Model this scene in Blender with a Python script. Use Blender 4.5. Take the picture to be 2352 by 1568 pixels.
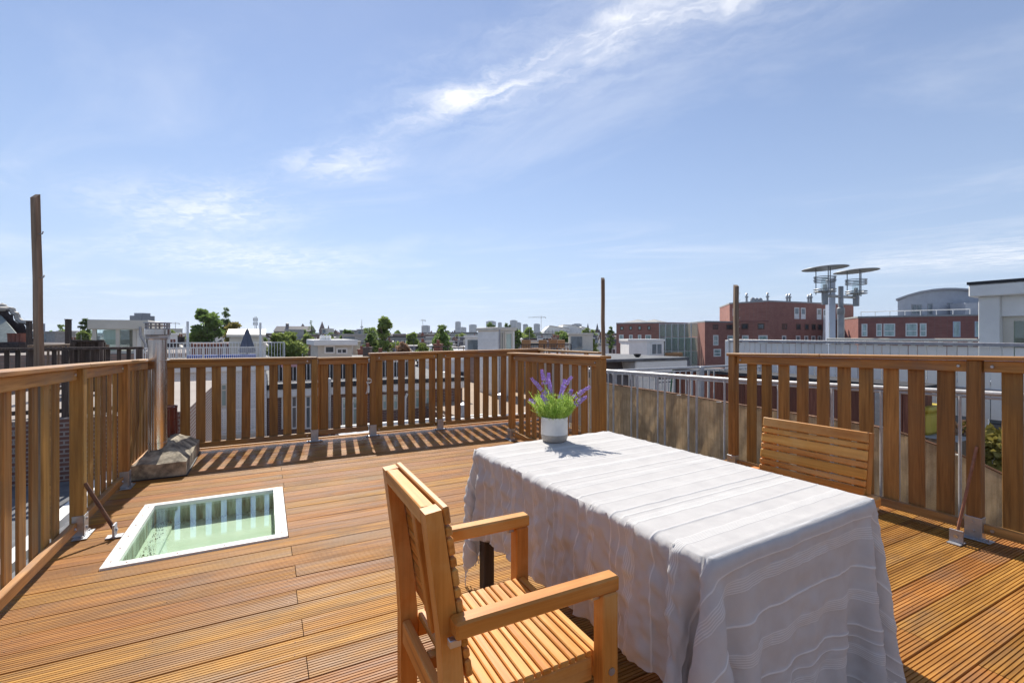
import bpy, bmesh, math, random
import numpy as np
from mathutils import Vector, Matrix, Quaternion
from math import pi, sin, cos, radians, sqrt

random.seed(7)
scene = bpy.context.scene
for o in list(bpy.data.objects):
    bpy.data.objects.remove(o, do_unlink=True)
COL = scene.collection

# ------------------------------------------------------------------ camera, sky, sun, exposure
CAM_H = 1.35                    # eye height over the deck
FPX, YH, CX = 1084.0, 773.0, 1176.0    # focal length, horizon and centre in pixels of a 2352 px wide view
cam_d = bpy.data.cameras.new('camera')
cam = bpy.data.objects.new('camera', cam_d)
COL.objects.link(cam)
cam.location = (0, 0, CAM_H)
cam.rotation_euler = (radians(90), 0, 0)
cam_d.sensor_width = 36.0
cam_d.lens = 36.0 * FPX / 2352.0
cam_d.shift_y = -(784.0 - YH) / 2352.0
cam_d.clip_start = 0.05
cam_d.clip_end = 20000
scene.camera = cam

SUN_AZ = radians(-20.5)         # left of the view axis, in front of the camera
SUN_EL = radians(45.0)
world = bpy.data.worlds.new('World')
scene.world = world
world.use_nodes = True
wn, wl = world.node_tree.nodes, world.node_tree.links
wn.clear()

def wmath(op, a, b=None, c=None, clamp=False):
    n = wn.new('ShaderNodeMath'); n.operation = op; n.use_clamp = clamp
    for i, v in enumerate((a, b, c)):
        if v is None: continue
        if isinstance(v, (int, float)): n.inputs[i].default_value = v
        else: wl.new(v, n.inputs[i])
    return n.outputs[0]

sky = wn.new('ShaderNodeTexSky')
sky.sky_type = 'NISHITA'
sky.sun_disc = False
sky.sun_elevation = SUN_EL
sky.sun_rotation = SUN_AZ
sky.altitude = 20
sky.air_density = 0.9
sky.dust_density = 0.05
sky.ozone_density = 1.4
SKY_STRENGTH = 0.084
tcw = wn.new('ShaderNodeTexCoord')
sep = wn.new('ShaderNodeSeparateXYZ'); wl.new(tcw.outputs['Generated'], sep.inputs[0])
zc = wmath('MAXIMUM', sep.outputs[2], 0.02)
px = wmath('DIVIDE', sep.outputs[0], zc)
py = wmath('DIVIDE', sep.outputs[1], zc)
# along / across coordinates of a cirrus layer overhead
al = wmath('SUBTRACT', wmath('MULTIPLY', px, 0.80), wmath('MULTIPLY', py, 0.60))
ac = wmath('ADD', wmath('MULTIPLY', px, 0.60), wmath('MULTIPLY', py, 0.80))
def wcomb(x, y, z=0.0):
    n = wn.new('ShaderNodeCombineXYZ')
    for i, v in enumerate((x, y, z)):
        if isinstance(v, (int, float)): n.inputs[i].default_value = v
        else: wl.new(v, n.inputs[i])
    return n.outputs[0]
def wnoise(vec, scale, detail=6, rough=0.6, dist=0.0):
    n = wn.new('ShaderNodeTexNoise'); n.inputs['Scale'].default_value = scale
    n.inputs['Detail'].default_value = detail; n.inputs['Roughness'].default_value = rough
    n.inputs['Distortion'].default_value = dist
    wl.new(vec, n.inputs['Vector']); return n.outputs[0]
def wramp(v, a, b, lo=0.0, hi=1.0):
    n = wn.new('ShaderNodeMapRange'); n.interpolation_type = 'SMOOTHSTEP'
    wl.new(v, n.inputs[0])
    for i, k in zip((1, 2, 3, 4), (a, b, lo, hi)): n.inputs[i].default_value = k
    return n.outputs[0]
plane_v = wcomb(wmath('MULTIPLY', al, 0.9), ac)
warp = wnoise(wcomb(al, ac), 1.6, 4, 0.55)
warp2 = wnoise(wcomb(wmath('MULTIPLY', al, 1.3), ac, 4.0), 4.5, 8, 0.62, 0.4)
ac2 = wmath('ADD', ac, wmath('ADD', wmath('MULTIPLY', wmath('SUBTRACT', warp, 0.5), 0.22),
                                    wmath('MULTIPLY', wmath('SUBTRACT', warp2, 0.5), 0.22)))
dist = wmath('ABSOLUTE', wmath('SUBTRACT', ac2, 1.47))
band = wramp(dist, 0.0, 0.14, 0.9, 0.0)
bandw = wramp(dist, 0.0, 0.5, 0.20, 0.0)
fib = wnoise(wcomb(wmath('MULTIPLY', al, 1.2), wmath('MULTIPLY', ac2, 3.0), 9.0), 2.6, 10, 0.66, 0.6)
fibr = wramp(fib, 0.36, 0.70)
gaps = wnoise(wcomb(al, 0.0, 2.3), 1.1, 2, 0.5)
along = wramp(al, -1.85, -1.2, 0.10, 1.0)
streak = wmath('MULTIPLY', wmath('MULTIPLY', wmath('MULTIPLY', band, along), wramp(gaps, 0.30, 0.55, 0.75, 1.0)),
               wmath('ADD', wmath('MULTIPLY', fibr, 0.75), 0.25))
streak = wmath('ADD', streak, wmath('MULTIPLY', wmath('MULTIPLY', bandw, fibr), wramp(al, -2.2, -1.2, 0.3, 1.0)))
def wpatch(a0, c0, ra, rc, amt):
    da = wmath('DIVIDE', wmath('SUBTRACT', al, a0), ra); dc = wmath('DIVIDE', wmath('SUBTRACT', ac2, c0), rc)
    r2 = wmath('SQRT', wmath('ADD', wmath('MULTIPLY', da, da), wmath('MULTIPLY', dc, dc)))
    return wmath('MULTIPLY', wramp(r2, 0.0, 1.0, amt, 0.0), wmath('ADD', wmath('MULTIPLY', fibr, 0.85), 0.15))
for pa in ((-2.45, 1.62, 0.55, 0.42, 0.42), (-4.3, 1.5, 1.5, 1.1, 0.5), (-6.5, 3.0, 2.6, 2.2, 0.55), (1.6, 8.4, 3.2, 2.8, 0.7)):
    streak = wmath('ADD', streak, wpatch(*pa))
cir = wnoise(wcomb(wmath('MULTIPLY', al, 0.55), ac, 5.0), 0.75, 9, 0.62, 0.9)
cirrus = wmath('MULTIPLY', wramp(cir, 0.45, 0.82), 0.26)
cloud = wmath('ADD', wmath('ADD', streak, cirrus), 0.03, clamp=True)
cloud = wmath('MULTIPLY', cloud, wramp(sep.outputs[2], 0.0, 0.08, 0.0, 1.0))
hs = wn.new('ShaderNodeHueSaturation'); hs.inputs['Saturation'].default_value = 1.05; hs.inputs['Hue'].default_value = 0.507
hs.inputs['Value'].default_value = 1.0
wl.new(sky.outputs[0], hs.inputs['Color'])
hzm = wn.new('ShaderNodeMix'); hzm.data_type = 'RGBA'       # pale air low over the horizon, the same all round
wl.new(wmath('MULTIPLY', wmath('POWER', 2.718, wmath('MULTIPLY', wmath('MAXIMUM', sep.outputs[2], 0.0), -3.2)), 0.96), hzm.inputs[0])
wl.new(hs.outputs[0], hzm.inputs[6]); hzm.inputs[7].default_value = (3.35, 4.35, 6.15, 1)
mixc = wn.new('ShaderNodeMix'); mixc.data_type = 'RGBA'
wl.new(cloud, mixc.inputs[0]); wl.new(hzm.outputs[2], mixc.inputs[6])
CLOUD = 8.6
mixc.inputs[7].default_value = (CLOUD * 1.0, CLOUD * 1.0, CLOUD * 1.02, 1)
bg = wn.new('ShaderNodeBackground'); bg.inputs[1].default_value = SKY_STRENGTH
wl.new(mixc.outputs[2], bg.inputs[0])
wo = wn.new('ShaderNodeOutputWorld'); wl.new(bg.outputs[0], wo.inputs[0])

sun_d = bpy.data.lights.new('sun', 'SUN')
sun_d.energy = 4.6
sun_d.angle = radians(0.6)
sun_d.color = (1.0, 0.94, 0.85)
sun = bpy.data.objects.new('sun', sun_d); COL.objects.link(sun)
sdir = Vector((sin(SUN_AZ) * cos(SUN_EL), cos(SUN_AZ) * cos(SUN_EL), sin(SUN_EL)))
sun.rotation_euler = sdir.to_track_quat('Z', 'Y').to_euler()
sun.location = sdir * 60

scene.view_settings.view_transform = 'Standard'
scene.view_settings.look = 'None'
scene.view_settings.gamma = 1
scene.view_settings.use_curve_mapping = False
scene.view_settings.exposure = 0.68

# ------------------------------------------------------------------ frames and helpers
TH = math.atan2(1084.0, 3250.0 - 1176.0)     # boards run along e1 = (cos TH, sin TH)
C_, S_ = cos(TH), sin(TH)
def W(u, v, z=0.0):                           # deck frame to world
    return Vector((C_ * u - S_ * v, S_ * u + C_ * v, z))
def ray(x): return (x - CX) / FPX
def u_at(x, v): r = ray(x); return v * (S_ + C_ * r) / (C_ - S_ * r)
def v_at(x, u): r = ray(x); return u * (C_ - S_ * r) / (S_ + C_ * r)
def z_uv(y, u, v): return CAM_H - (y - YH) * (S_ * u + C_ * v) / FPX
def at(x, y, Y): return Vector((ray(x) * Y, Y, CAM_H - (y - YH) * Y / FPX))
def zq(ox, oy, x, y): return ((ox + x / 3.672) / 1.0884, (oy + y / 3.672) / 1.0884)

class MB:
    def __init__(s): s.v = []; s.f = []
    def add(s, vs, fs):
        b = len(s.v); s.v += [tuple(p) for p in vs]; s.f += [tuple(i + b for i in f) for f in fs]; return s
    def box(s, x0, x1, y0, y1, z0, z1, c=0.0, M=None):
        if x0 > x1: x0, x1 = x1, x0
        if y0 > y1: y0, y1 = y1, y0
        if z0 > z1: z0, z1 = z1, z0
        if c <= 0:
            vs = [(x, y, z) for x in (x0, x1) for y in (y0, y1) for z in (z0, z1)]
            fs = [(0, 1, 3, 2), (4, 6, 7, 5), (0, 4, 5, 1), (2, 3, 7, 6), (0, 2, 6, 4), (1, 5, 7, 3)]
        else:
            c = min(c, (x1 - x0) * .45, (y1 - y0) * .45, (z1 - z0) * .45)
            lo, hi = (x0, y0, z0), (x1, y1, z1); vs = []; idx = {}
            for sx in (0, 1):
                for sy in (0, 1):
                    for sz in (0, 1):
                        sg = (sx, sy, sz)
                        for a in range(3):      # vertex lying on the face normal to axis a
                            p = [0, 0, 0]
                            for k in range(3):
                                e = hi[k] if sg[k] else lo[k]
                                p[k] = e if k == a else e + (-c if sg[k] else c)
                            idx[(sg, a)] = len(vs); vs.append(tuple(p))
            fs = []
            for a in range(3):
                b, d = (a + 1) % 3, (a + 2) % 3
                for sa in (0, 1):
                    q = []
                    for sb, sd in ((0, 0), (1, 0), (1, 1), (0, 1)):
                        g = [0, 0, 0]; g[a] = sa; g[b] = sb; g[d] = sd
                        q.append(idx[(tuple(g), a)])
                    fs.append(tuple(q))
                for sb in (0, 1):
                    for sd in (0, 1):
                        g0 = [0, 0, 0]; g0[b] = sb; g0[d] = sd
                        g1 = list(g0); g1[a] = 1
                        g0, g1 = tuple(g0), tuple(g1)
                        fs.append((idx[(g0, b)], idx[(g1, b)], idx[(g1, d)], idx[(g0, d)]))
            for g in [(i, j, k) for i in (0, 1) for j in (0, 1) for k in (0, 1)]:
                fs.append((idx[(g, 0)], idx[(g, 1)], idx[(g, 2)]))
        if M is not None: vs = [tuple(M @ Vector(p)) for p in vs]
        return s.add(vs, fs)
    def tube(s, p0, p1, r0, r1=None, n=8, caps=True):
        if r1 is None: r1 = r0
        p0, p1 = Vector(p0), Vector(p1); d = p1 - p0
        q = d.to_track_quat('Z', 'Y')
        vs = []
        for p, r in ((p0, r0), (p1, r1)):
            for i in range(n):
                a = 2 * pi * i / n
                vs.append(tuple(p + q @ Vector((r * cos(a), r * sin(a), 0))))
        fs = [(i, (i + 1) % n, n + (i + 1) % n, n + i) for i in range(n)]
        if caps: fs += [tuple(range(n - 1, -1, -1)), tuple(range(n, 2 * n))]
        return s.add(vs, fs)
    def path(s, pts, r, n=6):
        for a, b in zip(pts[:-1], pts[1:]): s.tube(a, b, r, r, n)
        return s
    def lathe(s, prof, n=24, c=(0, 0, 0)):
        vs = []; m = len(prof)
        for r, z in prof:
            for i in range(n):
                a = 2 * pi * i / n
                vs.append((c[0] + r * cos(a), c[1] + r * sin(a), c[2] + z))
        fs = [(j * n + i, j * n + (i + 1) % n, (j + 1) * n + (i + 1) % n, (j + 1) * n + i) for j in range(m - 1) for i in range(n)]
        if prof[0][0] > 1e-6: fs.append(tuple(range(n - 1, -1, -1)))
        if prof[-1][0] > 1e-6: fs.append(tuple((m - 1) * n + i for i in range(n)))
        return s.add(vs, fs)
    def ring(s, c, R, r, n=24, m=6):
        vs = []; fs = []
        for i in range(n):
            a = 2 * pi * i / n
            for j in range(m):
                b = 2 * pi * j / m
                vs.append((c[0] + (R + r * cos(b)) * cos(a), c[1] + (R + r * cos(b)) * sin(a), c[2] + r * sin(b)))
        for i in range(n):
            for j in range(m):
                fs.append((i * m + j, ((i + 1) % n) * m + j, ((i + 1) % n) * m + (j + 1) % m, i * m + (j + 1) % m))
        return s.add(vs, fs)
    def prism(s, poly, a0, a1, axis=1):
        """poly: 2-D points in the plane of the two other axes, extruded along axis"""
        def P(p, t):
            q = [p[0], p[1]]; q.insert(axis, t); return tuple(q)
        n = len(poly)
        vs = [P(p, a0) for p in poly] + [P(p, a1) for p in poly]
        fs = [tuple(range(n)), tuple(range(2 * n - 1, n - 1, -1))] + [(i, n + i, n + (i + 1) % n, (i + 1) % n) for i in range(n)]
        return s.add(vs, fs)
    def off(s, d):
        s.v = [(p[0] - d[0], p[1] - d[1], p[2] - d[2]) for p in s.v]; return s
    def mesh(s, name, mat, smooth=False, recalc=True):
        me = bpy.data.meshes.new(name)
        me.from_pydata(s.v, [], s.f)
        if recalc:
            bm = bmesh.new(); bm.from_mesh(me)
            bmesh.ops.recalc_face_normals(bm, faces=bm.faces)
            bm.to_mesh(me); bm.free()
        if mat is not None: me.materials.append(MATS[mat] if isinstance(mat, str) else mat)
        if smooth:
            me.shade_smooth()
            me.set_sharp_from_angle(angle=radians(35))
        return me

def link(name, me, parent=None, loc=(0, 0, 0), rot=(0, 0, 0)):
    o = bpy.data.objects.new(name, me); COL.objects.link(o)
    o.parent = parent; o.location = loc; o.rotation_euler = rot
    return o
def part(name, mb, mat, parent=None, loc=(0, 0, 0), smooth=False, rot=(0, 0, 0)):
    return link(name, mb.mesh(name, mat, smooth), parent, loc, rot)
def tag(o, label, cat=None, group=None, kind=None):
    if label: o['label'] = label
    if cat: o['category'] = cat
    if group: o['group'] = group
    if kind: o['kind'] = kind
    return o
def thing(name, label, cat, loc=(0, 0, 0), rz=0.0, group=None):
    o = bpy.data.objects.new(name, None); COL.objects.link(o)
    o.location = loc; o.rotation_euler = (0, 0, rz); o.empty_display_size = 0.2
    return tag(o, label, cat, group)
def dthing(name, label, cat, u, v, z=0.0, rz=0.0, group=None):
    return thing(name, label, cat, W(u, v, z), TH + rz, group)

# ------------------------------------------------------------------ materials
MATS = {}
class NT:
    def __init__(s, name):
        m = bpy.data.materials.new(name); m.use_nodes = True
        s.m = m; s.n = m.node_tree.nodes; s.l = m.node_tree.links
        s.n.clear()
        s.out = s.n.new('ShaderNodeOutputMaterial')
        s.p = s.n.new('ShaderNodeBsdfPrincipled'); s.l.new(s.p.outputs[0], s.out.inputs[0])
        MATS[name] = m
    def set(s, sock, v):
        if hasattr(v, 'is_output'): s.l.new(v, s.p.inputs[sock])
        else: s.p.inputs[sock].default_value = v if not isinstance(v, tuple) or len(v) == 4 else (*v, 1)
    def math(s, op, a, b=None, clamp=False):
        n = s.n.new('ShaderNodeMath'); n.operation = op; n.use_clamp = clamp
        for i, v in enumerate((a, b)):
            if v is None: continue
            if isinstance(v, (int, float)): n.inputs[i].default_value = v
            else: s.l.new(v, n.inputs[i])
        return n.outputs[0]
    def coord(s, kind='Object', scale=(1, 1, 1), rnd=True):
        tc = s.n.new('ShaderNodeTexCoord'); mp = s.n.new('ShaderNodeMapping')
        mp.inputs['Scale'].default_value = scale
        src = tc.outputs[kind]
        if rnd:
            oi = s.n.new('ShaderNodeObjectInfo')
            va = s.n.new('ShaderNodeVectorMath'); va.operation = 'ADD'
            vm = s.math('MULTIPLY', oi.outputs['Random'], 41.0)
            s.l.new(src, va.inputs[0]); s.l.new(vm, va.inputs[1]); src = va.outputs[0]
        s.l.new(src, mp.inputs['Vector']); return mp.outputs[0]
    def world_coord(s, scale=(1, 1, 1)):
        g = s.n.new('ShaderNodeNewGeometry'); mp = s.n.new('ShaderNodeMapping')
        mp.inputs['Scale'].default_value = scale
        s.l.new(g.outputs['Position'], mp.inputs['Vector']); return mp.outputs[0]
    def noise(s, vec, scale, detail=5, rough=0.55, dist=0.0):
        n = s.n.new('ShaderNodeTexNoise')
        n.inputs['Scale'].default_value = scale; n.inputs['Detail'].default_value = detail
        n.inputs['Roughness'].default_value = rough; n.inputs['Distortion'].default_value = dist
        s.l.new(vec, n.inputs['Vector']); return n.outputs[0]
    def ramp(s, fac, stops):
        n = s.n.new('ShaderNodeValToRGB'); e = n.color_ramp.elements
        while len(e) < len(stops): e.new(0.5)
        for el, (p, c) in zip(e, stops):
            el.position = p; el.color = (*c, 1) if len(c) == 3 else c
        s.l.new(fac, n.inputs[0]); return n.outputs[0]
    def rng(s, v, a, b, lo=0.0, hi=1.0):
        n = s.n.new('ShaderNodeMapRange'); n.interpolation_type = 'SMOOTHSTEP'
        s.l.new(v, n.inputs[0])
        for i, k in zip((1, 2, 3, 4), (a, b, lo, hi)): n.inputs[i].default_value = k
        return n.outputs[0]
    def mix(s, f, a, b, mode='MIX'):
        n = s.n.new('ShaderNodeMix'); n.data_type = 'RGBA'; n.blend_type = mode
        for i, v in ((0, f), (6, a), (7, b)):
            if hasattr(v, 'is_output'): s.l.new(v, n.inputs[i])
            elif i == 0: n.inputs[0].default_value = v
            else: n.inputs[i].default_value = (*v, 1)
        return n.outputs[2]
    def objvar(s, col, amt, hue=0.0):
        oi = s.n.new('ShaderNodeObjectInfo'); h = s.n.new('ShaderNodeHueSaturation')
        s.l.new(s.math('ADD', s.math('MULTIPLY', oi.outputs['Random'], 2 * amt), 1 - amt), h.inputs['Value'])
        if hue:
            w = s.math('FRACT', s.math('MULTIPLY', oi.outputs['Random'], 7.13))
            s.l.new(s.math('ADD', s.math('MULTIPLY', w, 2 * hue), 0.5 - hue), h.inputs['Hue'])
        if hasattr(col, 'is_output'): s.l.new(col, h.inputs['Color'])
        else: h.inputs['Color'].default_value = (*col, 1)
        return h.outputs[0]
    def bump(s, h, strength=0.3, dist=0.01):
        b = s.n.new('ShaderNodeBump'); b.inputs['Strength'].default_value = strength
        b.inputs['Distance'].default_value = dist
        s.l.new(h, b.inputs['Height']); s.l.new(b.outputs[0], s.p.inputs['Normal'])

def plain(name, c, rough=0.6, metal=0.0, c2=None, scale=6.0, bump=0.0, var=0.0, detail=6, spec=0.5, stretch=(1, 1, 1), lo=0.35, hi=0.68):
    t = NT(name)
    vec = t.coord('Object', stretch)
    nz = t.noise(vec, scale, detail, 0.6)
    col = c
    if c2: col = t.ramp(nz, [(lo, c), (hi, c2)])
    if var: col = t.objvar(col, var)
    t.set('Base Color', col); t.set('Metallic', metal)
    t.set('Specular IOR Level', spec)
    fr = t.noise(vec, scale * 2.3, 4)
    t.set('Roughness', t.rng(fr, 0.25, 0.75, max(0.02, rough - 0.1), min(1, rough + 0.1)))
    if bump: t.bump(nz, bump, 0.01)
    return t
def wood(name, dark, mid, light, axis, rough=0.55, var=0.12, grain=1.0, stain=0.5, grey=None, hue=0.0, spec=0.4, wet=None):
    t = NT(name)
    sc = [28, 28, 28]; sc[axis] = 1.3
    vec = t.coord('Object', tuple(sc))
    g1 = t.noise(vec, 1.6 * grain, 8, 0.62, 0.35)
    sc2 = [7, 7, 7]; sc2[axis] = 0.9
    g2 = t.noise(t.coord('Object', tuple(sc2)), 1.2, 5, 0.6, 0.2)
    col = t.ramp(g1, [(0.28, dark), (0.5, mid), (0.74, light)])
    big = t.noise(t.coord('Object', (2, 2, 2)), 1.3, 6, 0.62)
    col = t.mix(t.rng(g2, 0.36, 0.66, 0.0, stain), col, dark)
    if grey: col = t.mix(t.rng(big, 0.46, 0.70, 0.0, 0.6), col, grey)
    col = t.objvar(col, var, hue)
    t.set('Base Color', col)
    t.set('Specular IOR Level', spec)
    r = t.rng(g2, 0.3, 0.7, rough + 0.12, rough - 0.1)
    if wet: r = wet(t, r)
    t.set('Roughness', r)
    t.bump(g1, 0.22, 0.004)
    return t

def deck_wet(t, r):
    # damp film lying by the far rail and in broken patches, as after rain
    tc = t.n.new('ShaderNodeNewGeometry')
    dp = t.n.new('ShaderNodeVectorMath'); dp.operation = 'DOT_PRODUCT'
    t.l.new(tc.outputs['Position'], dp.inputs[0]); dp.inputs[1].default_value = (-S_, C_, 0)
    nz = t.noise(t.world_coord((1, 1, 1)), 1.7, 5, 0.6)
    k = t.math('ADD', dp.outputs['Value'], t.math('MULTIPLY', t.math('SUBTRACT', nz, 0.5), 2.4))
    return t.math('ADD', t.math('MULTIPLY', r, t.rng(k, 5.3, 6.1, 1.0, 0.45)), 0.0)

wood('deck_wood', (0.18, 0.072, 0.015), (0.40, 0.182, 0.038), (0.58, 0.29, 0.068), 0, 0.6, 0.13, 1.0, 0.5,
     grey=(0.20, 0.118, 0.062), hue=0.008, spec=0.25, wet=deck_wet)
wood('fence_wood', (0.16, 0.078, 0.021), (0.34, 0.168, 0.043), (0.48, 0.255, 0.075), 2, 0.6, 0.24, 1.0, 0.5,
     grey=(0.24, 0.145, 0.055), hue=0.006)
wood('rail_wood', (0.21, 0.10, 0.03), (0.43, 0.215, 0.06), (0.58, 0.315, 0.105), 0, 0.55, 0.12, 1.0, 0.5,
     grey=(0.20, 0.14, 0.10), hue=0.006)
wood('chair_wood_x', (0.38, 0.135, 0.020), (0.60, 0.245, 0.042), (0.72, 0.345, 0.075), 0, 0.48, 0.10, 0.9, 0.40, grey=(0.66, 0.38, 0.13), hue=0.004)
wood('chair_wood_y', (0.38, 0.14, 0.020), (0.62, 0.265, 0.045), (0.77, 0.40, 0.095), 1, 0.48, 0.14, 0.9, 0.38, grey=(0.66, 0.38, 0.13), hue=0.005)
wood('chair_wood_z', (0.36, 0.125, 0.018), (0.58, 0.23, 0.040), (0.68, 0.315, 0.07), 2, 0.48, 0.10, 0.9, 0.40, grey=(0.66, 0.38, 0.13), hue=0.004)
wood('old_wood', (0.12, 0.082, 0.054), (0.25, 0.175, 0.118), (0.38, 0.285, 0.20), 2, 0.8, 0.12, 1.0, 0.6)
wood('dark_fence', (0.040, 0.028, 0.022), (0.085, 0.062, 0.050), (0.15, 0.115, 0.095), 2, 0.8, 0.25, 1.0, 0.5)
wood('red_planks', (0.13, 0.045, 0.028), (0.24, 0.088, 0.054), (0.34, 0.14, 0.09), 2, 0.7, 0.22, 1.0, 0.6)
plain('galv', (0.42, 0.44, 0.46), 0.42, 0.85, (0.55, 0.57, 0.60), 18, 0.05)
plain('galv_dull', (0.30, 0.30, 0.32), 0.5, 0.6, (0.44, 0.44, 0.46), 14, 0.05)
plain('steel', (0.62, 0.58, 0.55), 0.20, 1.0, (0.52, 0.46, 0.42), 5, 0.03, stretch=(1, 1, 0.25))
plain('rust', (0.12, 0.055, 0.035), 0.6, 0.4, (0.22, 0.11, 0.06), 22, 0.2)
plain('copper_rod', (0.34, 0.15, 0.09), 0.5, 0.5, (0.22, 0.10, 0.06), 22, 0.1)
plain('zinc', (0.50, 0.49, 0.48), 0.5, 0.15, (0.62, 0.61, 0.60), 14, 0.05)
plain('bolt', (0.5, 0.5, 0.52), 0.35, 0.9)
plain('white_frame', (0.80, 0.79, 0.76), 0.35, 0.0, (0.72, 0.71, 0.68), 9, 0.0)
plain('white_paint', (0.84, 0.83, 0.79), 0.55, 0.0, (0.74, 0.73, 0.69), 1.6, 0.03, var=0.04)
plain('cream_paint', (0.66, 0.62, 0.53), 0.6, 0.0, (0.58, 0.54, 0.46), 1.5, 0.03, var=0.05)
plain('pale_blue', (0.52, 0.58, 0.68), 0.5, 0.0, (0.46, 0.52, 0.62), 2, 0.0)
plain('grey_panel', (0.40, 0.42, 0.46), 0.6, 0.0, (0.46, 0.48, 0.52), 1.2, 0.0)
plain('dark_metal', (0.030, 0.030, 0.034), 0.5, 0.3)
plain('lamp_disc', (0.46, 0.48, 0.48), 0.4, 0.3, (0.38, 0.39, 0.38), 4, 0.0)
plain('lamp_grey', (0.25, 0.26, 0.27), 0.45, 0.5, (0.33, 0.34, 0.36), 6, 0.0)
plain('mortar_block', (0.15, 0.128, 0.095), 0.95, 0.0, (0.52, 0.45, 0.33), 9, 0.9, detail=9, lo=0.40, hi=0.66)
plain('clay_pot', (0.105, 0.020, 0.013), 0.35, 0.0, (0.17, 0.035, 0.022), 7, 0.0)
plain('clay_red', (0.22, 0.075, 0.045), 0.6, 0.0, (0.30, 0.11, 0.07), 7, 0.1, var=0.15)
plain('ceramic_white', (0.72, 0.70, 0.66), 0.4, 0.0, (0.66, 0.64, 0.60), 40, 0.02)
plain('ceramic_taupe', (0.40, 0.36, 0.31), 0.55, 0.0, (0.34, 0.30, 0.26), 60, 0.03)
plain('soil', (0.04, 0.03, 0.02), 0.95, 0.0, (0.07, 0.05, 0.03), 60, 0.6)
plain('bitumen', (0.095, 0.098, 0.105), 0.85, 0.0, (0.16, 0.165, 0.175), 3.0, 0.25, detail=10)
plain('bitumen_dark', (0.030, 0.030, 0.033), 0.75, 0.0, (0.060, 0.060, 0.064), 3.0, 0.2, detail=10)
plain('gravel', (0.21, 0.145, 0.095), 0.95, 0.0, (0.48, 0.37, 0.27), 40, 0.9, detail=8, lo=0.38, hi=0.62)
plain('grey_roof', (0.33, 0.35, 0.38), 0.7, 0.0, (0.24, 0.25, 0.27), 2.0, 0.1, detail=8)
plain('slate', (0.085, 0.078, 0.082), 0.6, 0.0, (0.16, 0.145, 0.145), 14, 0.3, var=0.2, stretch=(1, 1, 3))
plain('slate_green', (0.20, 0.23, 0.21), 0.7, 0.0, (0.31, 0.34, 0.31), 5, 0.2)
plain('dark_brick', (0.035, 0.026, 0.026), 0.85, 0.0, (0.07, 0.05, 0.048), 9, 0.3)
plain('stone_trim', (0.48, 0.45, 0.40), 0.8, 0.0, (0.38, 0.36, 0.32), 5, 0.1)
plain('frame_dark', (0.10, 0.055, 0.035), 0.6)
plain('curtain', (0.62, 0.62, 0.57), 0.9, 0.0, (0.70, 0.70, 0.65), 20, 0.0, stretch=(1, 1, 0.05))
plain('concrete', (0.30, 0.30, 0.29), 0.9, 0.0, (0.38, 0.38, 0.37), 3, 0.1, var=0.12)
plain('tower', (0.16, 0.18, 0.21), 0.5, 0.0, (0.22, 0.24, 0.28), 0.05, 0.0, var=0.3)
plain('crane_metal', (0.30, 0.24, 0.16), 0.6)
plain('tent_white', (0.82, 0.82, 0.80), 0.7)
plain('parasol_cloth', (0.10, 0.115, 0.15), 0.85, 0.0, (0.14, 0.155, 0.19), 6, 0.1)
plain('blue_plastic', (0.03, 0.09, 0.42), 0.45)
plain('pink_cloth', (0.55, 0.33, 0.36), 0.85)
plain('yellow_plastic', (0.55, 0.42, 0.06), 0.5)
plain('hose_green', (0.05, 0.14, 0.08), 0.5)
plain('teak_far', (0.32, 0.17, 0.07), 0.6, 0.0, None, 6, 0.0, var=0.2)
plain('asphalt', (0.05, 0.05, 0.052), 0.9, 0.0, (0.07, 0.07, 0.07), 0.3, 0.0)
plain('rope', (0.62, 0.60, 0.54), 0.9)
plain('sage_panel', (0.56, 0.66, 0.52), 0.85, 0.0, (0.70, 0.77, 0.64), 5, 0.05, detail=9)
plain('debris', (0.10, 0.085, 0.05), 0.95, 0.0, (0.26, 0.22, 0.13), 38, 0.9, detail=9)
plain('curb_board', (0.66, 0.74, 0.64), 0.8, 0.0, (0.18, 0.19, 0.14), 7, 0.1, stretch=(4, 4, 0.6))

def brick(name, c1, c2, mortar, w=0.22, h=0.065, msize=0.012, bump=0.35, var=0.0, big=0.25):
    t = NT(name)
    tc = t.n.new('ShaderNodeTexCoord'); sp = t.n.new('ShaderNodeSeparateXYZ')
    t.l.new(tc.outputs['Object'], sp.inputs[0])
    cb = t.n.new('ShaderNodeCombineXYZ')
    t.l.new(t.math('ADD', sp.outputs[0], sp.outputs[1]), cb.inputs[0]); t.l.new(sp.outputs[2], cb.inputs[1])
    b = t.n.new('ShaderNodeTexBrick'); t.l.new(cb.outputs[0], b.inputs['Vector'])
    b.inputs['Color1'].default_value = (*c1, 1); b.inputs['Color2'].default_value = (*c2, 1)
    b.inputs['Mortar'].default_value = (*mortar, 1)
    b.inputs['Scale'].default_value = 1.0
    b.inputs['Brick Width'].default_value = w; b.inputs['Row Height'].default_value = h
    b.inputs['Mortar Size'].default_value = msize; b.inputs['Mortar Smooth'].default_value = 0.2
    nz = t.noise(t.coord('Object'), 0.7, 6, 0.6)
    col = t.mix(t.rng(nz, 0.35, 0.7, 0.0, big), b.outputs['Color'], tuple(x * 0.55 for x in c1))
    if var: col = t.objvar(col, var, 0.01)
    t.set('Base Color', col); t.set('Roughness', 0.85)
    t.bump(b.outputs['Fac'], -bump, 0.01)
    return t
brick('white_brick', (0.84, 0.83, 0.80), (0.78, 0.77, 0.74), (0.64, 0.63, 0.60), 0.22, 0.066, 0.009, 0.5)
brick('brown_brick', (0.14, 0.066, 0.050), (0.20, 0.095, 0.070), (0.30, 0.26, 0.23))
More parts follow.
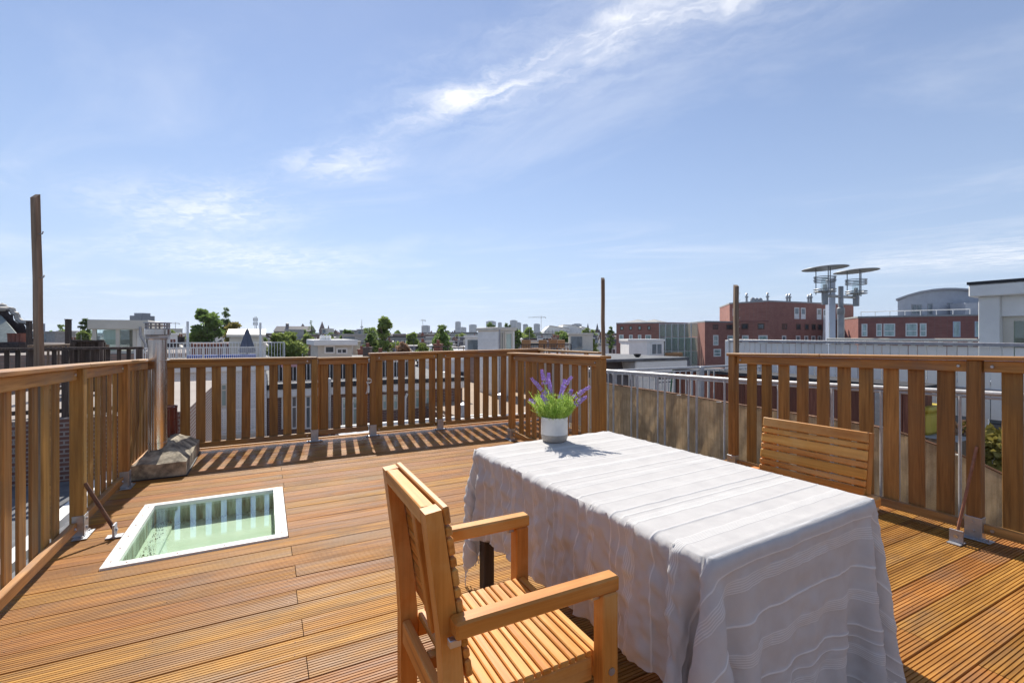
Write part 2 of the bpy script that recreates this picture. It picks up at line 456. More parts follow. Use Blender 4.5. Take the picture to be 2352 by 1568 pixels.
brick('city_brick', (0.22, 0.145, 0.115), (0.30, 0.20, 0.165), (0.20, 0.17, 0.15), 0.4, 0.13, 0.02, 0.1, 0.35)
brick('red_brick', (0.31, 0.120, 0.088), (0.385, 0.155, 0.115), (0.30, 0.18, 0.15), 0.5, 0.16, 0.02, 0.1, 0.0, 0.3)
brick('red_brick_dark', (0.27, 0.100, 0.080), (0.34, 0.13, 0.104), (0.26, 0.15, 0.13), 0.5, 0.16, 0.02, 0.1, 0.0, 0.3)

def glass_sheet(name, tint, refl=1.5, trans_amt=1.0, rough=0.0):
    t = NT(name)
    t.n.remove(t.p)
    tr = t.n.new('ShaderNodeBsdfTransparent'); tr.inputs[0].default_value = (*tint, 1)
    gl = t.n.new('ShaderNodeBsdfGlossy'); gl.inputs['Roughness'].default_value = rough
    gl.inputs['Color'].default_value = (0.95, 0.97, 0.95, 1)
    ge = t.n.new('ShaderNodeNewGeometry'); dp = t.n.new('ShaderNodeVectorMath'); dp.operation = 'DOT_PRODUCT'
    t.l.new(ge.outputs['Normal'], dp.inputs[0]); t.l.new(ge.outputs['Incoming'], dp.inputs[1])
    f0 = ((refl - 1) / (refl + 1)) ** 2
    sch = t.math('ADD', t.math('MULTIPLY', t.math('POWER', t.math('SUBTRACT', 1.0, t.math('ABSOLUTE', dp.outputs['Value'])), 5.0), 1 - f0), f0, True)
    mx = t.n.new('ShaderNodeMixShader')
    t.l.new(sch, mx.inputs[0]); t.l.new(tr.outputs[0], mx.inputs[1]); t.l.new(gl.outputs[0], mx.inputs[2])
    t.l.new(mx.outputs[0], t.out.inputs[0])
glass_sheet('skylight_glass', (0.94, 0.985, 0.95), 1.75)
glass_sheet('clear_glass', (0.86, 0.94, 0.91), 1.7)
t = NT('atrium_glass'); t.set('Base Color', (.50, .62, .56)); t.set('Roughness', .08)
tr = t.n.new('ShaderNodeBsdfTransparent'); tr.inputs[0].default_value = (.82, .93, .88, 1)
mx = t.n.new('ShaderNodeMixShader'); mx.inputs[0].default_value = .76
t.l.new(t.p.outputs[0], mx.inputs[1]); t.l.new(tr.outputs[0], mx.inputs[2]); t.l.new(mx.outputs[0], t.out.inputs[0])
glass_sheet('bulb_glass', (0.85, 0.88, 0.88), 1.5)
def pane(name, c, rough=0.06, spec=0.8):
    t = NT(name); nz = t.noise(t.coord('Object', (1, 1, 0.35)), 1.6, 4)
    t.set('Base Color', t.ramp(nz, [(0.35, c), (0.65, tuple(min(1, x * 2.0 + 0.02) for x in c))]))
    t.set('Roughness', rough); t.set('Specular IOR Level', spec)
pane('pane_dark', (0.030, 0.036, 0.042))
pane('pane_green', (0.22, 0.30, 0.28), 0.08)
pane('pane_mid', (0.10, 0.12, 0.13))
def translucent(name, c, amt=0.5, rough=0.7):
    t = NT(name); t.set('Base Color', c); t.set('Roughness', rough)
    tl = t.n.new('ShaderNodeBsdfTranslucent'); tl.inputs[0].default_value = (*c, 1)
    mx = t.n.new('ShaderNodeMixShader'); mx.inputs[0].default_value = amt
    t.l.new(t.p.outputs[0], mx.inputs[1]); t.l.new(tl.outputs[0], mx.inputs[2]); t.l.new(mx.outputs[0], t.out.inputs[0])
    return t
translucent('plastic_sheet', (0.62, 0.60, 0.56), 0.55, 0.35)
def leaf(name, a, b, amt=0.4, var=0.1, scale=3.0):
    t = NT(name); nz = t.noise(t.coord('Object'), scale, 3)
    col = t.objvar(t.ramp(nz, [(0.3, a), (0.7, b)]), var)
    t.set('Base Color', col); t.set('Roughness', 0.55); t.set('Specular IOR Level', 0.3)
    tl = t.n.new('ShaderNodeBsdfTranslucent'); t.l.new(col, tl.inputs[0])
    mx = t.n.new('ShaderNodeMixShader'); mx.inputs[0].default_value = amt
    t.l.new(t.p.outputs[0], mx.inputs[1]); t.l.new(tl.outputs[0], mx.inputs[2]); t.l.new(mx.outputs[0], t.out.inputs[0])
leaf('leaf_dark', (0.10, 0.165, 0.045), (0.19, 0.27, 0.075), 0.55, 0.2, 0.4)
leaf('leaf_mid', (0.15, 0.225, 0.055), (0.27, 0.34, 0.095), 0.55, 0.2, 0.4)
leaf('leaf_lime', (0.19, 0.26, 0.06), (0.32, 0.38, 0.11), 0.4, 0.12, 0.4)
leaf('leaf_yellow', (0.26, 0.22, 0.05), (0.40, 0.34, 0.09), 0.35, 0.12, 0.4)
leaf('leaf_rust', (0.30, 0.17, 0.10), (0.42, 0.28, 0.18), 0.35, 0.12, 0.4)
leaf('lavender_leaf', (0.30, 0.48, 0.07), (0.56, 0.70, 0.17), 0.45, 0.05, 30)
leaf('lavender_bloom', (0.46, 0.30, 0.74), (0.66, 0.48, 0.86), 0.35, 0.1, 60)
leaf('bark', (0.05, 0.04, 0.03), (0.09, 0.07, 0.05), 0.0, 0.1, 8)

# ================================================================== OUR ROOF TERRACE
PITCH = 0.1486
ROW0 = 3.512
SKY_U0, SKY_U1, SKY_V0, SKY_V1 = -0.85, 0.135, ROW0 + 0.002, ROW0 + 8 * PITCH - 0.006
DECK_L, DECK_R = -1.24, 4.50

own = dthing('terrace_house', 'brick house under the wooden roof terrace with flat dark roof', 'house', 1.6, 2.5, -13)
part('roof', MB().box(-3.3, 3.6, -5.5, 4.75, 12.30, 12.56), 'bitumen', own)
part('wall', MB().box(-3.2, 3.5, -5.4, 4.65, 0, 12.299), 'brown_brick', own)
for yy in (-5.5, 4.76):
    part('roof_edge', MB().box(-3.31, 3.61, yy - 0.06, yy + 0.06, 12.50, 12.62, 0.01), 'white_paint', own)

deck_mb = MB()
for uu in np.arange(DECK_L + 0.25, DECK_R, 0.55):
    if SKY_U0 - .05 < uu < SKY_U1 + .05:
        deck_mb.box(uu - .03, uu + .03, -1.3, SKY_V0 - .06, -0.13, -0.034)
        deck_mb.box(uu - .03, uu + .03, SKY_V1 + .06, 6.7, -0.13, -0.034)
    else:
        deck_mb.box(uu - .03, uu + .03, -1.3, 6.7, -0.13, -0.034)
deck = part('deck', deck_mb, 'old_wood', None, rot=(0, 0, TH))
deck.location = (0, 0, 0)
tag(deck, 'brown hardwood roof deck of long grooved boards', None, None, 'structure')

def board_mesh(L, w=0.1418, t=0.028, grooves=8):
    prof = []
    n = grooves; g = 0.0052; dep = 0.0052
    rib = (w - n * g) / (n + 1)
    x = -w / 2
    prof.append((x, -0.004)); prof.append((x + 0.002, 0.0)); x += rib
    for i in range(n):
        prof += [(x, 0.0), (x + 0.0012, -dep), (x + g - 0.0012, -dep), (x + g, 0.0)]
        x += g + rib
    prof += [(w / 2 - 0.002, 0.0), (w / 2, -0.004), (w / 2, -t), (-w / 2, -t)]
    mb = MB(); m = len(prof)
    mb.v = [(0, p[0], p[1]) for p in prof] + [(L, p[0], p[1]) for p in prof]
    mb.f = [(i, (i + 1) % m, m + (i + 1) % m, m + i) for i in range(m)]
    mb.f += [tuple(range(m - 1, -1, -1)), tuple(range(m, 2 * m))]
    me = mb.mesh('board', 'deck_wood', recalc=False)
    return me
rr = random.Random(3)
k = -30
while True:
    v0 = ROW0 + k * PITCH
    if v0 > 6.72: break
    vc = v0 + PITCH / 2
    right = DECK_R if vc < 3.5 else 4.02
    left = DECK_L
    if k % 2 == 0: js = [0.150 + rr.uniform(-.006, .006)]
    else: js = [2.62 + rr.uniform(-.02, .02)]
    if 0 <= k < 8: js = [j for j in js if j > 1]
    edges = [left] + [j for j in js if left + .1 < j < right - .1] + [right]
    segs = list(zip(edges[:-1], edges[1:]))
    if 0 <= k < 8:
        new = []
        for a, b in segs:
            if b <= SKY_U0 or a >= SKY_U1: new.append((a, b)); continue
            if a < SKY_U0: new.append((a, SKY_U0 - 0.004))
            if b > SKY_U1: new.append((SKY_U1 + 0.004, b))
        segs = new
    for a, b in segs:
        if b - a < 0.03: continue
        me = board_mesh(b - a - 0.0035)
        o = link('board', me, deck, (a + 0.0017, vc + rr.uniform(-.0006, .0006), rr.uniform(-.0012, .0012)),
                 (rr.uniform(-.004, .004), 0, 0))
    k += 1
scr = MB(); sr0 = random.Random(4)
for kk in range(-20, 22):
    vc = ROW0 + kk * PITCH + PITCH / 2
    for uu in np.arange(DECK_L + .25, DECK_R, .55):
        if 0 <= kk < 8 and SKY_U0 - .03 < uu < SKY_U1 + .03: continue
        if vc > 3.5 and uu > 3.98: continue
        for dv in (-.045, .045):
            x, y = uu + sr0.uniform(-.01, .01), vc + dv + sr0.uniform(-.004, .004)
            scr.v += [(x + .003 * cos(q * pi / 3), y + .003 * sin(q * pi / 3), .0016) for q in range(6)]
            n_ = len(scr.v); scr.f.append(tuple(range(n_ - 6, n_)))
tag(part('deck_screws', scr, 'rust', deck), None, None, None, 'stuff')
part('edge_board', MB().box(DECK_L, 4.02, 6.735, 6.775, -0.10, 0.012, 0.004), 'rail_wood', deck)
part('edge_board', MB().box(DECK_R + .002, DECK_R + .032, -1.0, 3.48, -0.10, 0.010, 0.004), 'rail_wood', deck)

# ------------------------------------------------------------------ fences
def sheared(x0, x1, ya, yb, za0, za1, zb0, zb1, c=0.004):
    """beam from x0 to x1 whose bottom/top run from (za0, za1) to (zb0, zb1)"""
    L = x1 - x0
    mb = MB().box(x0, x1, ya, yb, za0, za1, c)
    k = (zb0 - za0) / L
    mb.v = [(p[0], p[1], p[2] + k * (p[0] - x0)) for p in mb.v]
    return mb

def bracket(root, x, z0=0.004, w=0.088, h=0.15, y0=-0.072, fl=0.05):
    b = MB().box(x - w / 2, x + w / 2, y0 - .005, y0, z0 + .006, h, 0.002)
    b.box(x - w / 2, x - w / 2 + .005, y0 + .001, y0 + .06, z0 + .006, h, 0.0015)
    b.box(x + w / 2 - .005, x + w / 2, y0 + .001, y0 + .06, z0 + .006, h, 0.0015)
    b.box(x - w / 2 - fl, x + w / 2 + fl, y0 - .03, y0 + .05, z0, z0 + .0055, 0.0015)
    br = part('post_bracket', b, 'galv', root)
    for zz in (z0 + .055, z0 + .115):
        part('bolt', MB().tube((x, y0 - .006, zz), (x, y0 - .013, zz), 0.009, 0.009, 6), 'bolt', br)
    for sx in (-1, 1):
        part('bolt', MB().tube((x + sx * (w / 2 + fl * .55), y0, z0 + .006), (x + sx * (w / 2 + fl * .55), y0, z0 + .016), 0.009, 0.009, 6), 'bolt', br)
    return br

frr = random.Random(11)
def fence(name, label, u, v, rz, runs, posts, slats, cap_h, sw=0.095, group=None, caps=None, post_top=-0.03, brackets=True, st=.021):
    """runs: list of (x0,x1) bays; posts: x list; cap_h: function x->top height; caps: list of (x0,x1)"""
    root = dthing(name, label, 'fence', u, v, 0, rz, group)
    slat_me = {}
    for p in posts:
        h = cap_h(p) + post_top
        part('post', MB().box(-.037, .037, -.037, .037, 0.03, h, 0.005), 'fence_wood', root, (p, -.034, 0))
        if brackets: bracket(root, p)
    for a, b in runs:
        for kind, zlo, zhi, dz in (('top_rail', -.108, -.034, 1), ('bottom_rail', .045, .108, 0)):
            za0 = (cap_h(a) if dz else 0) + zlo; zb0 = (cap_h(b) if dz else 0) + zlo
            za1 = za0 + zhi - zlo
            ra = part(kind, sheared(a, b, -.040, -.001, za0, za1, zb0, 0), 'rail_wood', root)
            for xx in (a + .045, b - .045):
                zz = za0 + (zb0 - za0) * (xx - a) / (b - a) + (zhi - zlo) * .5
                part('bolt', MB().tube((xx, -.041, zz), (xx, -.048, zz), 0.011, 0.009, 8), 'bolt', ra)
    for x in slats:
        h = cap_h(x) - 0.05
        key = round(h, 2)
        if key not in slat_me:
            slat_me[key] = MB().box(-sw / 2, sw / 2, 0, st, 0.0, h - .05, 0.003).mesh('slat', 'fence_wood')
        link('slat', slat_me[key], root, (x + frr.uniform(-.003, .003), frr.uniform(.0, .002), 0.05), (0, frr.uniform(-.006, .006), 0))
    for a, b in (caps or [(runs[0][0], runs[-1][1])]):
        za = cap_h(a) - .030; zb = cap_h(b) - .030
        part('cap_board', sheared(a, b, -.085, .052, za, za + .028, zb, 0, 0.005), 'rail_wood', root)
    return root

# far fence: local x runs along the boards; origin at the left corner
FV = 6.64
fo = -1.13
def fx(xd): return u_at(xd, FV) - fo
def z2x(x): return zq(400, 720, x, 0)[0]
def z3x(x): return zq(900, 720, x, 0)[0]
P1, P2, P3 = 0.564 - fo, 1.301 - fo, 2.26 - fo
FEND = 3.97 - fo
far_h = lambda x: 1.095 + 0.012 * x / P1 if x < P1 else (1.128 + 0.012 * (x - P2) if x > P2 - .05 else 1.09)
sl = [fx(z2x(x)) for x in (80, 230, 375, 517, 655, 790, 920, 1047, 1172, 1293)]
fence('roof_fence', 'brown slatted fence at the far deck edge beside the steel flue, up to the gate', fo, FV, 0,
      [(0.02, P1 - .04)], [P1], sl, far_h, caps=[(-0.03, P1 + .03)])
sl = [fx(z3x(x)) for x in (175, 278, 378, 475, 572, 665, 812, 900, 987, 1075, 1157, 1238, 1320)]
xx = sl[-1]
while xx < FEND - .2:
    xx += 0.155; sl.append(xx)
fence('roof_fence', 'brown slatted fence at the far deck edge right of the gate, over the gravel roof', fo, FV, 0,
      [(P2 + .04, P3 - .04), (P3 + .04, FEND - .04)], [P2, P3, FEND], sl, far_h, caps=[(P2 - .045, FEND + .045)])
# gate between the two
gate = dthing('fence_gate', 'narrow slatted wooden gate in the far fence, tied with white cord', 'gate', fo, FV)
gx0, gx1 = P1 + .048, P2 - .055
for nm, a, b, z0, z1 in (('top_rail', gx0, gx1, .985, 1.05), ('bottom_rail', gx0, gx1, .07, .135)):
    part(nm, MB().box(a, b, -.038, -.001, z0, z1, .004), 'rail_wood', gate)
part('cap_board', MB().box(gx0 - .01, gx1 + .01, -.07, .04, 1.052, 1.078, .004), 'rail_wood', gate)
gm = MB().box(-.0475, .0475, 0, .021, 0, .99, .003).mesh('slat', 'fence_wood')
for x in (1510, 1625, 1735, 1838): link('slat', gm, gate, (fx(z2x(x)), 0.0, .06))
for x in (gx0 + .03, gx1 - .03):
    part('stile', MB().box(x - .028, x + .028, .0215, .055, .06, 1.05, .004), 'fence_wood', gate)
cx_ = P2 - .05
part('tie_cord', MB().path([(cx_ - .02, -.05, .76), (cx_ + .01, -.075, .78), (cx_ + .035, -.06, .745), (cx_ + .0, -.08, .72), (cx_ - .035, -.065, .74),
                            (cx_ - .02, -.085, .70), (cx_ - .03, -.088, .62), (cx_ - .045, -.08, .58)], .009, 6), 'rope', gate, smooth=True)

# left fence along e2
LU = -1.155
PA, PB, PL = 4.185, 5.352, 2.82
lo = 2.2
lh = lambda x: 1.195 - 0.022 * (x + lo - 2.9) if x + lo < 5.4 else 1.14 - 0.030 * (x + lo - 5.4)
lsl = [v_at(zq(0, 720, x, 0)[0], LU) - lo for x in (80, 210, 325, 430, 525)]
lsl = [lsl[0] - .16 * i for i in range(22, 0, -1) if abs(lsl[0] - .16 * i - (PL - lo)) > .09 and abs(lsl[0] - .16 * i - (PL - lo - 1.2)) > .09] + lsl
lsl += [PA - lo + .11 + .158 * i for i in range(7)] + [PB - lo + .12 + .150 * i for i in range(8)]
lf = fence('roof_fence', 'brown slatted fence along the left deck edge in front of the dark neighbouring railing', LU, lo, pi / 2,
      [(-2.6, PL - lo - 1.24), (PL - lo - 1.16, PL - lo - .04), (PL - lo + .04, PA - lo - .04), (PA - lo + .04, PB - lo - .04), (PB - lo + .04, FV - lo - .06)],
      [PL - lo - 1.2, PL - lo, PA - lo, PB - lo], lsl, lh, sw=0.088, st=.015, caps=[(-2.62, PA - lo + .06), (PA - lo + .063, FV - lo - .09)])

# return fence, towards the camera from the far fence
RU = 2.90
rf_h = lambda x: 1.145 + 0.012 * x
ro = 5.485
RL = ro - v_at(z3x(2240), RU)
rsl = [ro - v_at(z3x(x), RU) for x in (1475, 1535, 1590, 1660, 1730, 1800, 1880, 1965, 2050, 2150)]
fence('roof_fence', 'short brown slatted fence behind the potted lavender, ending in a heavy post', RU, ro, -pi / 2,
      [(.04, RL - .04)], [0.0, RL], rsl, rf_h, caps=[(-.05, RL + .05)])
# parapet of plastic sheets behind it
ps = dthing('sheet_railing', 'pale translucent plastic sheet railing with timber cap behind the short fence', 'railing', 3.97, FV - .06, 0, -pi / 2)
part('cap_board', MB().box(0.0, 1.58, -.07, .05, 1.118, 1.146, .004), 'rail_wood', ps)
part('white_rail', MB().box(0.0, 1.58, -.03, .03, .99, 1.03, .004), 'white_paint', ps)
for i in range(3):
    part('post', MB().box(.02 + i * .59, .07 + i * .59, -.025, .025, .03, 1.116, .004), 'white_paint', ps)
for i in range(3):
    part('plastic_sheet', MB().box(.085 + i * .59, min(1.56, .595 + i * .59), .03, .034, .08, .985), 'plastic_sheet', ps)

# right fence
GU, go = 4.26, 3.02
gr_x = lambda xs: go - v_at(xs / 1.0884, GU)
R1x = go - v_at(1690, GU)
R2x = gr_x(2444)
go_h = lambda x: 1.185 + 0.020 * (x - R1x)
gsl = [gr_x(x) for x in (1877, 1915, 1959, 2005, 2055, 2109, 2166, 2226, 2290, 2362, 2533)]
gsl += [gsl[-1] + .16 * i for i in range(1, 9)]
fence('roof_fence', 'brown slatted fence on the right behind the second chair, with the hessian screen beyond', GU, go, -pi / 2,
      [(R1x + .04, R2x - .04), (R2x + .04, R2x + 1.75)], [R1x, R2x, R2x + 1.79], gsl, go_h, sw=0.098,
      caps=[(R1x - .05, gr_x(2062)), (gr_x(2062) + .003, R2x + 1.85)])

# braces of the fences
def brace(label, p_post, p_floor, r, mat):
    t = thing('brace_rod', label, 'brace', W(*p_floor))
    t.rotation_euler = (0, 0, TH)
    d = Vector(p_post) - Vector(p_floor)
    part('rod', MB().tube((0, 0, .05), tuple(d), r, r, 8), mat, t, smooth=True)
    part('floor_plate', MB().box(-.045, .045, -.035, .035, .003, .010, .001).box(-.006, .006, -.035, .035, .010, .09, .001), 'galv_dull', t)
    part('bolt', MB().tube((-.012, 0, .05), (.016, 0, .05), .012, .012, 6), 'bolt', t)
    return t
brace('rusty brace rod from the left fence post down to a deck plate', (LU + .075, PA - .02, .36), (-.90, 4.06, 0), .012, 'rust')
brace('thin copper coloured brace rod at the right fence post bracket', (GU - .075, go - R2x - .02, .62), (GU - .26, go - R2x + .02, 0), .009, 'copper_rod')

# ------------------------------------------------------------------ weathered poles
def pole(label, base, top, w, rz=0.2, wires=True):
    t = thing('wooden_pole', label, 'pole', base, rz)
    d = Vector(top) - Vector(base)
    mb = MB()
    n = 9
    prev = None
    pr = random.Random(len(label))
    for i in range(n + 1):
        f = i / n
        cx, cy = d.x * f + pr.uniform(-.004, .004), d.y * f + pr.uniform(-.004, .004)
        s = w / 2 * (1 - .08 * f)
        ring = [(cx - s, cy - s, d.z * f), (cx + s, cy - s, d.z * f), (cx + s, cy + s, d.z * f + (.03 if i == n else 0)), (cx - s, cy + s, d.z * f + (.03 if i == n else 0))]
        b = len(mb.v); mb.v += ring
        if prev is not None:
            for j in range(4): mb.f.append((prev + j, prev + (j + 1) % 4, b + (j + 1) % 4, b + j))
        prev = b
    mb.f += [(3, 2, 1, 0), (prev, prev + 1, prev + 2, prev + 3)]
    part('shaft', mb, 'old_wood', t)
    if wires:
        for f in (.90, .78) if wires == 1 else (.95, .9, .84, .78, .72, .66, .6, .52):
            x, y, z = d.x * f, d.y * f, d.z * f
            part('hook', MB().path([(x + w / 2 - .003, y, z), (x + w / 2 + .025, y, z + .004), (x + w / 2 + .03, y, z + .02)], .0035, 5), 'galv_dull', t)
    return t
pb = at(102, 826, 3.05); pt = at(80, 455, 3.05)
pole('tall weathered wooden pole leaning outside the left fence', (pb.x, pb.y, -.1), tuple(pt), .036, 0, 1)
part('fixing_board', MB().box(.022, .06, -.018, .018, .15, 1.26, .004), 'rail_wood', bpy.data.objects['wooden_pole'])
pb = at(1388, 806, 5.6); pt = at(1384, 643, 5.6)
pole('slim weathered pole at the end of the plastic sheet railing', (pb.x, pb.y, -.1), tuple(pt), .042, 0, 0)
pb = at(1690, 810, 7.2); pt = at(1690.5, 658, 7.2)
pole('grey weathered pole with wire hooks at the end of the white board balustrade', (pb.x, pb.y, -.1), tuple(pt), .064, 0, 2)

# ------------------------------------------------------------------ skylight
sk = dthing('skylight', 'flat walk-on skylight with white metal frame set into the deck boards', 'skylight', SKY_U0, SKY_V0)
sw_, sl_ = SKY_U1 - SKY_U0, SKY_V1 - SKY_V0
fw = 0.062
zt = 0.012
def mitre(pts): return MB().prism(pts, -0.02, zt, 2)
part('frame_bar', mitre([(0, 0), (sw_, 0), (sw_ - fw * 1.2, fw), (fw * 1.2, fw)]), 'white_frame', sk)
part('frame_bar', mitre([(sw_, sl_), (0, sl_), (fw * 1.2, sl_ - fw), (sw_ - fw * 1.2, sl_ - fw)]), 'white_frame', sk)
part('frame_bar', mitre([(0, sl_ - .002), (0, .002), (fw * 1.2 - .001, fw + .001), (fw * 1.2 - .001, sl_ - fw - .001)]), 'white_frame', sk)
part('frame_bar', mitre([(sw_, .002), (sw_, sl_ - .002), (sw_ - fw * 1.2 + .001, sl_ - fw - .001), (sw_ - fw * 1.2 + .001, fw + .001)]), 'white_frame', sk)
part('glass', MB().box(fw * 1.2 - .004, sw_ - fw * 1.2 + .004, fw - .004, sl_ - fw + .004, -.014, -.004), 'skylight_glass', sk)
for i in range(6):
    for xs in (.035, sw_ - .035):
        part('screw', MB().tube((xs, .08 + i * (sl_ - .16) / 5, zt - .001), (xs, .08 + i * (sl_ - .16) / 5, zt + .002), .005, .005, 6), 'rust', sk)
for i in range(4):
    part('screw', MB().tube((.12 + i * (sw_ - .24) / 3, .03, zt - .001), (.12 + i * (sw_ - .24) / 3, .03, zt + .002), .005, .005, 6), 'rust', sk)
a, b = fw * 1.2, sw_ - fw * 1.2
part('shaft_wall', MB().box(a - .02, a, fw - .02, sl_ - fw + .02, -.22, -.016).box(b, b + .02, fw - .02, sl_ - fw + .02, -.22, -.016)
     .box(a + .001, b - .001, fw - .02, fw, -.22, -.016).box(a + .001, b - .001, sl_ - fw, sl_ - fw + .02, -.22, -.016), 'curb_board', sk)
part('lower_pane', MB().box(a, b, fw, sl_ - fw, -.19, -.15), 'sage_panel', sk)
part('ledge', MB().box(a + .001, a + .13, fw, sl_ - fw, -.149, -.125, .006), 'sage_panel', sk)
dm = MB(); dr = random.Random(5)
for i in range(520):     # leaf litter and dirt in the corners of the shaft
    if dr.random() < .55: x, y = dr.uniform(a + .02, b - .02), sl_ - fw - .02 - abs(dr.gauss(0, .05))
    else: x, y = a + .03 + abs(dr.gauss(0, .045)), dr.uniform(fw + .02, sl_ - fw - .02)
    z = -.146 if x > a + .135 else -.122
    s = dr.uniform(.002, .006); q = Quaternion((dr.random(), dr.random(), dr.random(), dr.random())).normalized()
    dm.add([Vector((x, y, z + s * .4)) + q @ Vector(p) * s for p in ((-1, -.6, 0), (1, -.6, .2), (1, .6, 0), (-1, .6, .3))], [(0, 1, 2, 3)])
tag(part('leaf_litter', dm, 'debris', sk), None, None, None, 'stuff')

# ------------------------------------------------------------------ chimney block, flue, clay pots
cb = dthing('chimney_stack', 'low weathered mortar topped chimney stack standing through the deck corner', 'chimney', -.89, 6.05)
BU0, BU1, BV0, BV1 = -.215, .21, -.53, .53
nu, nv = 34, 64
from mathutils import noise as mn
mb = MB()
def blk_h(x, y):
    du = min(x - BU0, BU1 - x); dv = min(y - BV0, BV1 - y)
    f = min(1, du / .16, dv / .34)
    base = .145 + .008 * sin(y * 6)
    return base + .145 * max(0, f)
for j in range(nv + 1):
    for i in range(nu + 1):
        x = BU0 + (BU1 - BU0) * i / nu; y = BV0 + (BV1 - BV0) * j / nv
        n1 = mn.fractal(Vector((x * 7, y * 7, 1.7)), 1, 2.1, 5)
        z = blk_h(x, y) + .011 * n1
        ex = .002 * mn.noise(Vector((x * 20, y * 20, 5))) if i in (0, nu) or j in (0, nv) else 0
        mb.v.append((x + ex, y + ex, z))
for j in range(nv):
    for i in range(nu):
        p = j * (nu + 1) + i; mb.f.append((p, p + 1, p + nu + 2, p + nu + 1))
top = [i for i in range(nu + 1)] + [j * (nu + 1) + nu for j in range(1, nv + 1)] + [nv * (nu + 1) + i for i in range(nu - 1, -1, -1)] + [j * (nu + 1) for j in range(nv - 1, 0, -1)]
prev = top
for k_, zz in enumerate((.09, .045, .012)):
    cur = []
    for t_ in top:
        x, y, _ = mb.v[t_]
        n1 = mn.noise(Vector((x * 14, y * 14, zz * 30))) * .003
        cur.append(len(mb.v)); mb.v.append((x + n1, y + n1, zz))
    for a_ in range(len(top)):
        b_ = (a_ + 1) % len(top); mb.f.append((prev[a_], cur[a_], cur[b_], prev[b_]))
    prev = cur
part('mortar_cap', mb, 'mortar_block', cb)
part('lead_flashing', MB().box(BU0 - .012, BU1 + .012, BV0 - .012, BV1 + .012, .003, .014, .003), 'dark_metal', cb)

fu, fv = -.955, 5.83
fl = dthing('steel_flue', 'polished steel flue pipe with slotted cowl on the chimney stack', 'flue', fu, fv, .12)
part('pipe', MB().lathe([(.079, .0), (.079, .165), (.083, .167), (.083, .178), (.079, .18), (.078, 1.20)], 28), 'steel', fl, smooth=True)
part('collar', MB().lathe([(.10, .995), (.079, .99), (.079, .985)], 28), 'steel', fl, smooth=True)
cz = 1.20
part('cowl', MB().lathe([(.078, cz), (.083, cz + .005), (.083, cz + .03)], 24).lathe([(.095, cz + .045), (.108, cz + .05), (.108, cz + .105), (.095, cz + .11)], 28), 'steel', fl, smooth=True)
for zz in (cz + .012, cz + .026, cz + .04):
    part('louvre_ring', MB().ring((0, 0, zz), .098, .0045, 28, 6), 'galv_dull', fl, smooth=True)
part('cowl_top', MB().lathe([(.0, cz + .178), (.115, cz + .172), (.118, cz + .164), (.0, cz + .166)], 28), 'galv_dull', fl, smooth=True)
part('spark_ring', MB().ring((0, 0, cz + .138), .100, .006, 28, 6), 'galv_dull', fl, smooth=True)
for i in range(8):
    an = i * pi / 4
    part('pin', MB().box(.094 * cos(an) - .007, .094 * cos(an) + .007, .094 * sin(an) - .007, .094 * sin(an) + .007, cz + .108, cz + .166), 'galv_dull', fl)
for i, (vv, re, yt) in enumerate(((6.10, 1562, 1112), (6.26, 1612, 1092), (6.44, 1634, 1074))):
    xd, yd = zq(0, 720, re, yt)
    r = .072
    u = u_at(xd, vv) - r * 1.08
    zt_ = z_uv(yd, u, vv)
    cp = part('chimney_pot', MB().lathe([(r * 1.16, 0), (r * 1.1, .05), (r * 1.0, zt_ - .24), (r * 1.04, zt_ - .225), (r * 1.04, zt_ - .205), (r * .86, zt_ - .205), (r * .85, zt_ - .27)], 22),
              'clay_pot', None, W(u, vv, .20), smooth=True)
    cp.rotation_euler = (0, 0, TH)
    tag(cp, ('glazed dark red clay chimney pot next to the steel flue', 'glazed dark red clay chimney pot in the middle of the three', 'glazed dark red clay chimney pot nearest the far fence')[i], 'chimney pot', 'clay pots on the chimney stack')

# ================================================================== TABLE, CLOTH, CHAIRS, PLANT
TU0, TU1, TV0, TV1, TZ = 1.025, 1.99, 0.905, 2.385, 0.742
T_ROT = 0.05
tb = dthing('dining_table', 'dark legged garden table under the white striped cloth', 'table', (TU0 + TU1) / 2, (TV0 + TV1) / 2, 0, T_ROT)
hw, hl = (TU1 - TU0) / 2, (TV1 - TV0) / 2
part('tabletop', MB().box(-hw + .014, hw - .014, -hl + .014, hl - .014, TZ - .032, TZ - .006, .010), 'old_wood', tb)
part('apron', MB().box(-hw + .07, hw - .07, -hl + .07, -hl + .09, TZ - .072, TZ - .033).box(-hw + .07, hw - .07, hl - .09, hl - .07, TZ - .072, TZ - .033)
     .box(-hw + .07, -hw + .09, -hl + .0905, hl - .0905, TZ - .072, TZ - .033).box(hw - .09, hw - .07, -hl + .0905, hl - .0905, TZ - .072, TZ - .033), 'dark_fence', tb)
for sx in (-1, 1):
    for sy in (-1, 1):
        x, y = sx * (hw - (.06 if sy > 0 else .12)), sy * (hl - (.06 if sy > 0 else .12))
        part('leg', MB().box(x - .03, x + .03, y - .03, y + .03, 0.0, TZ - .029, .004), 'dark_fence', tb)

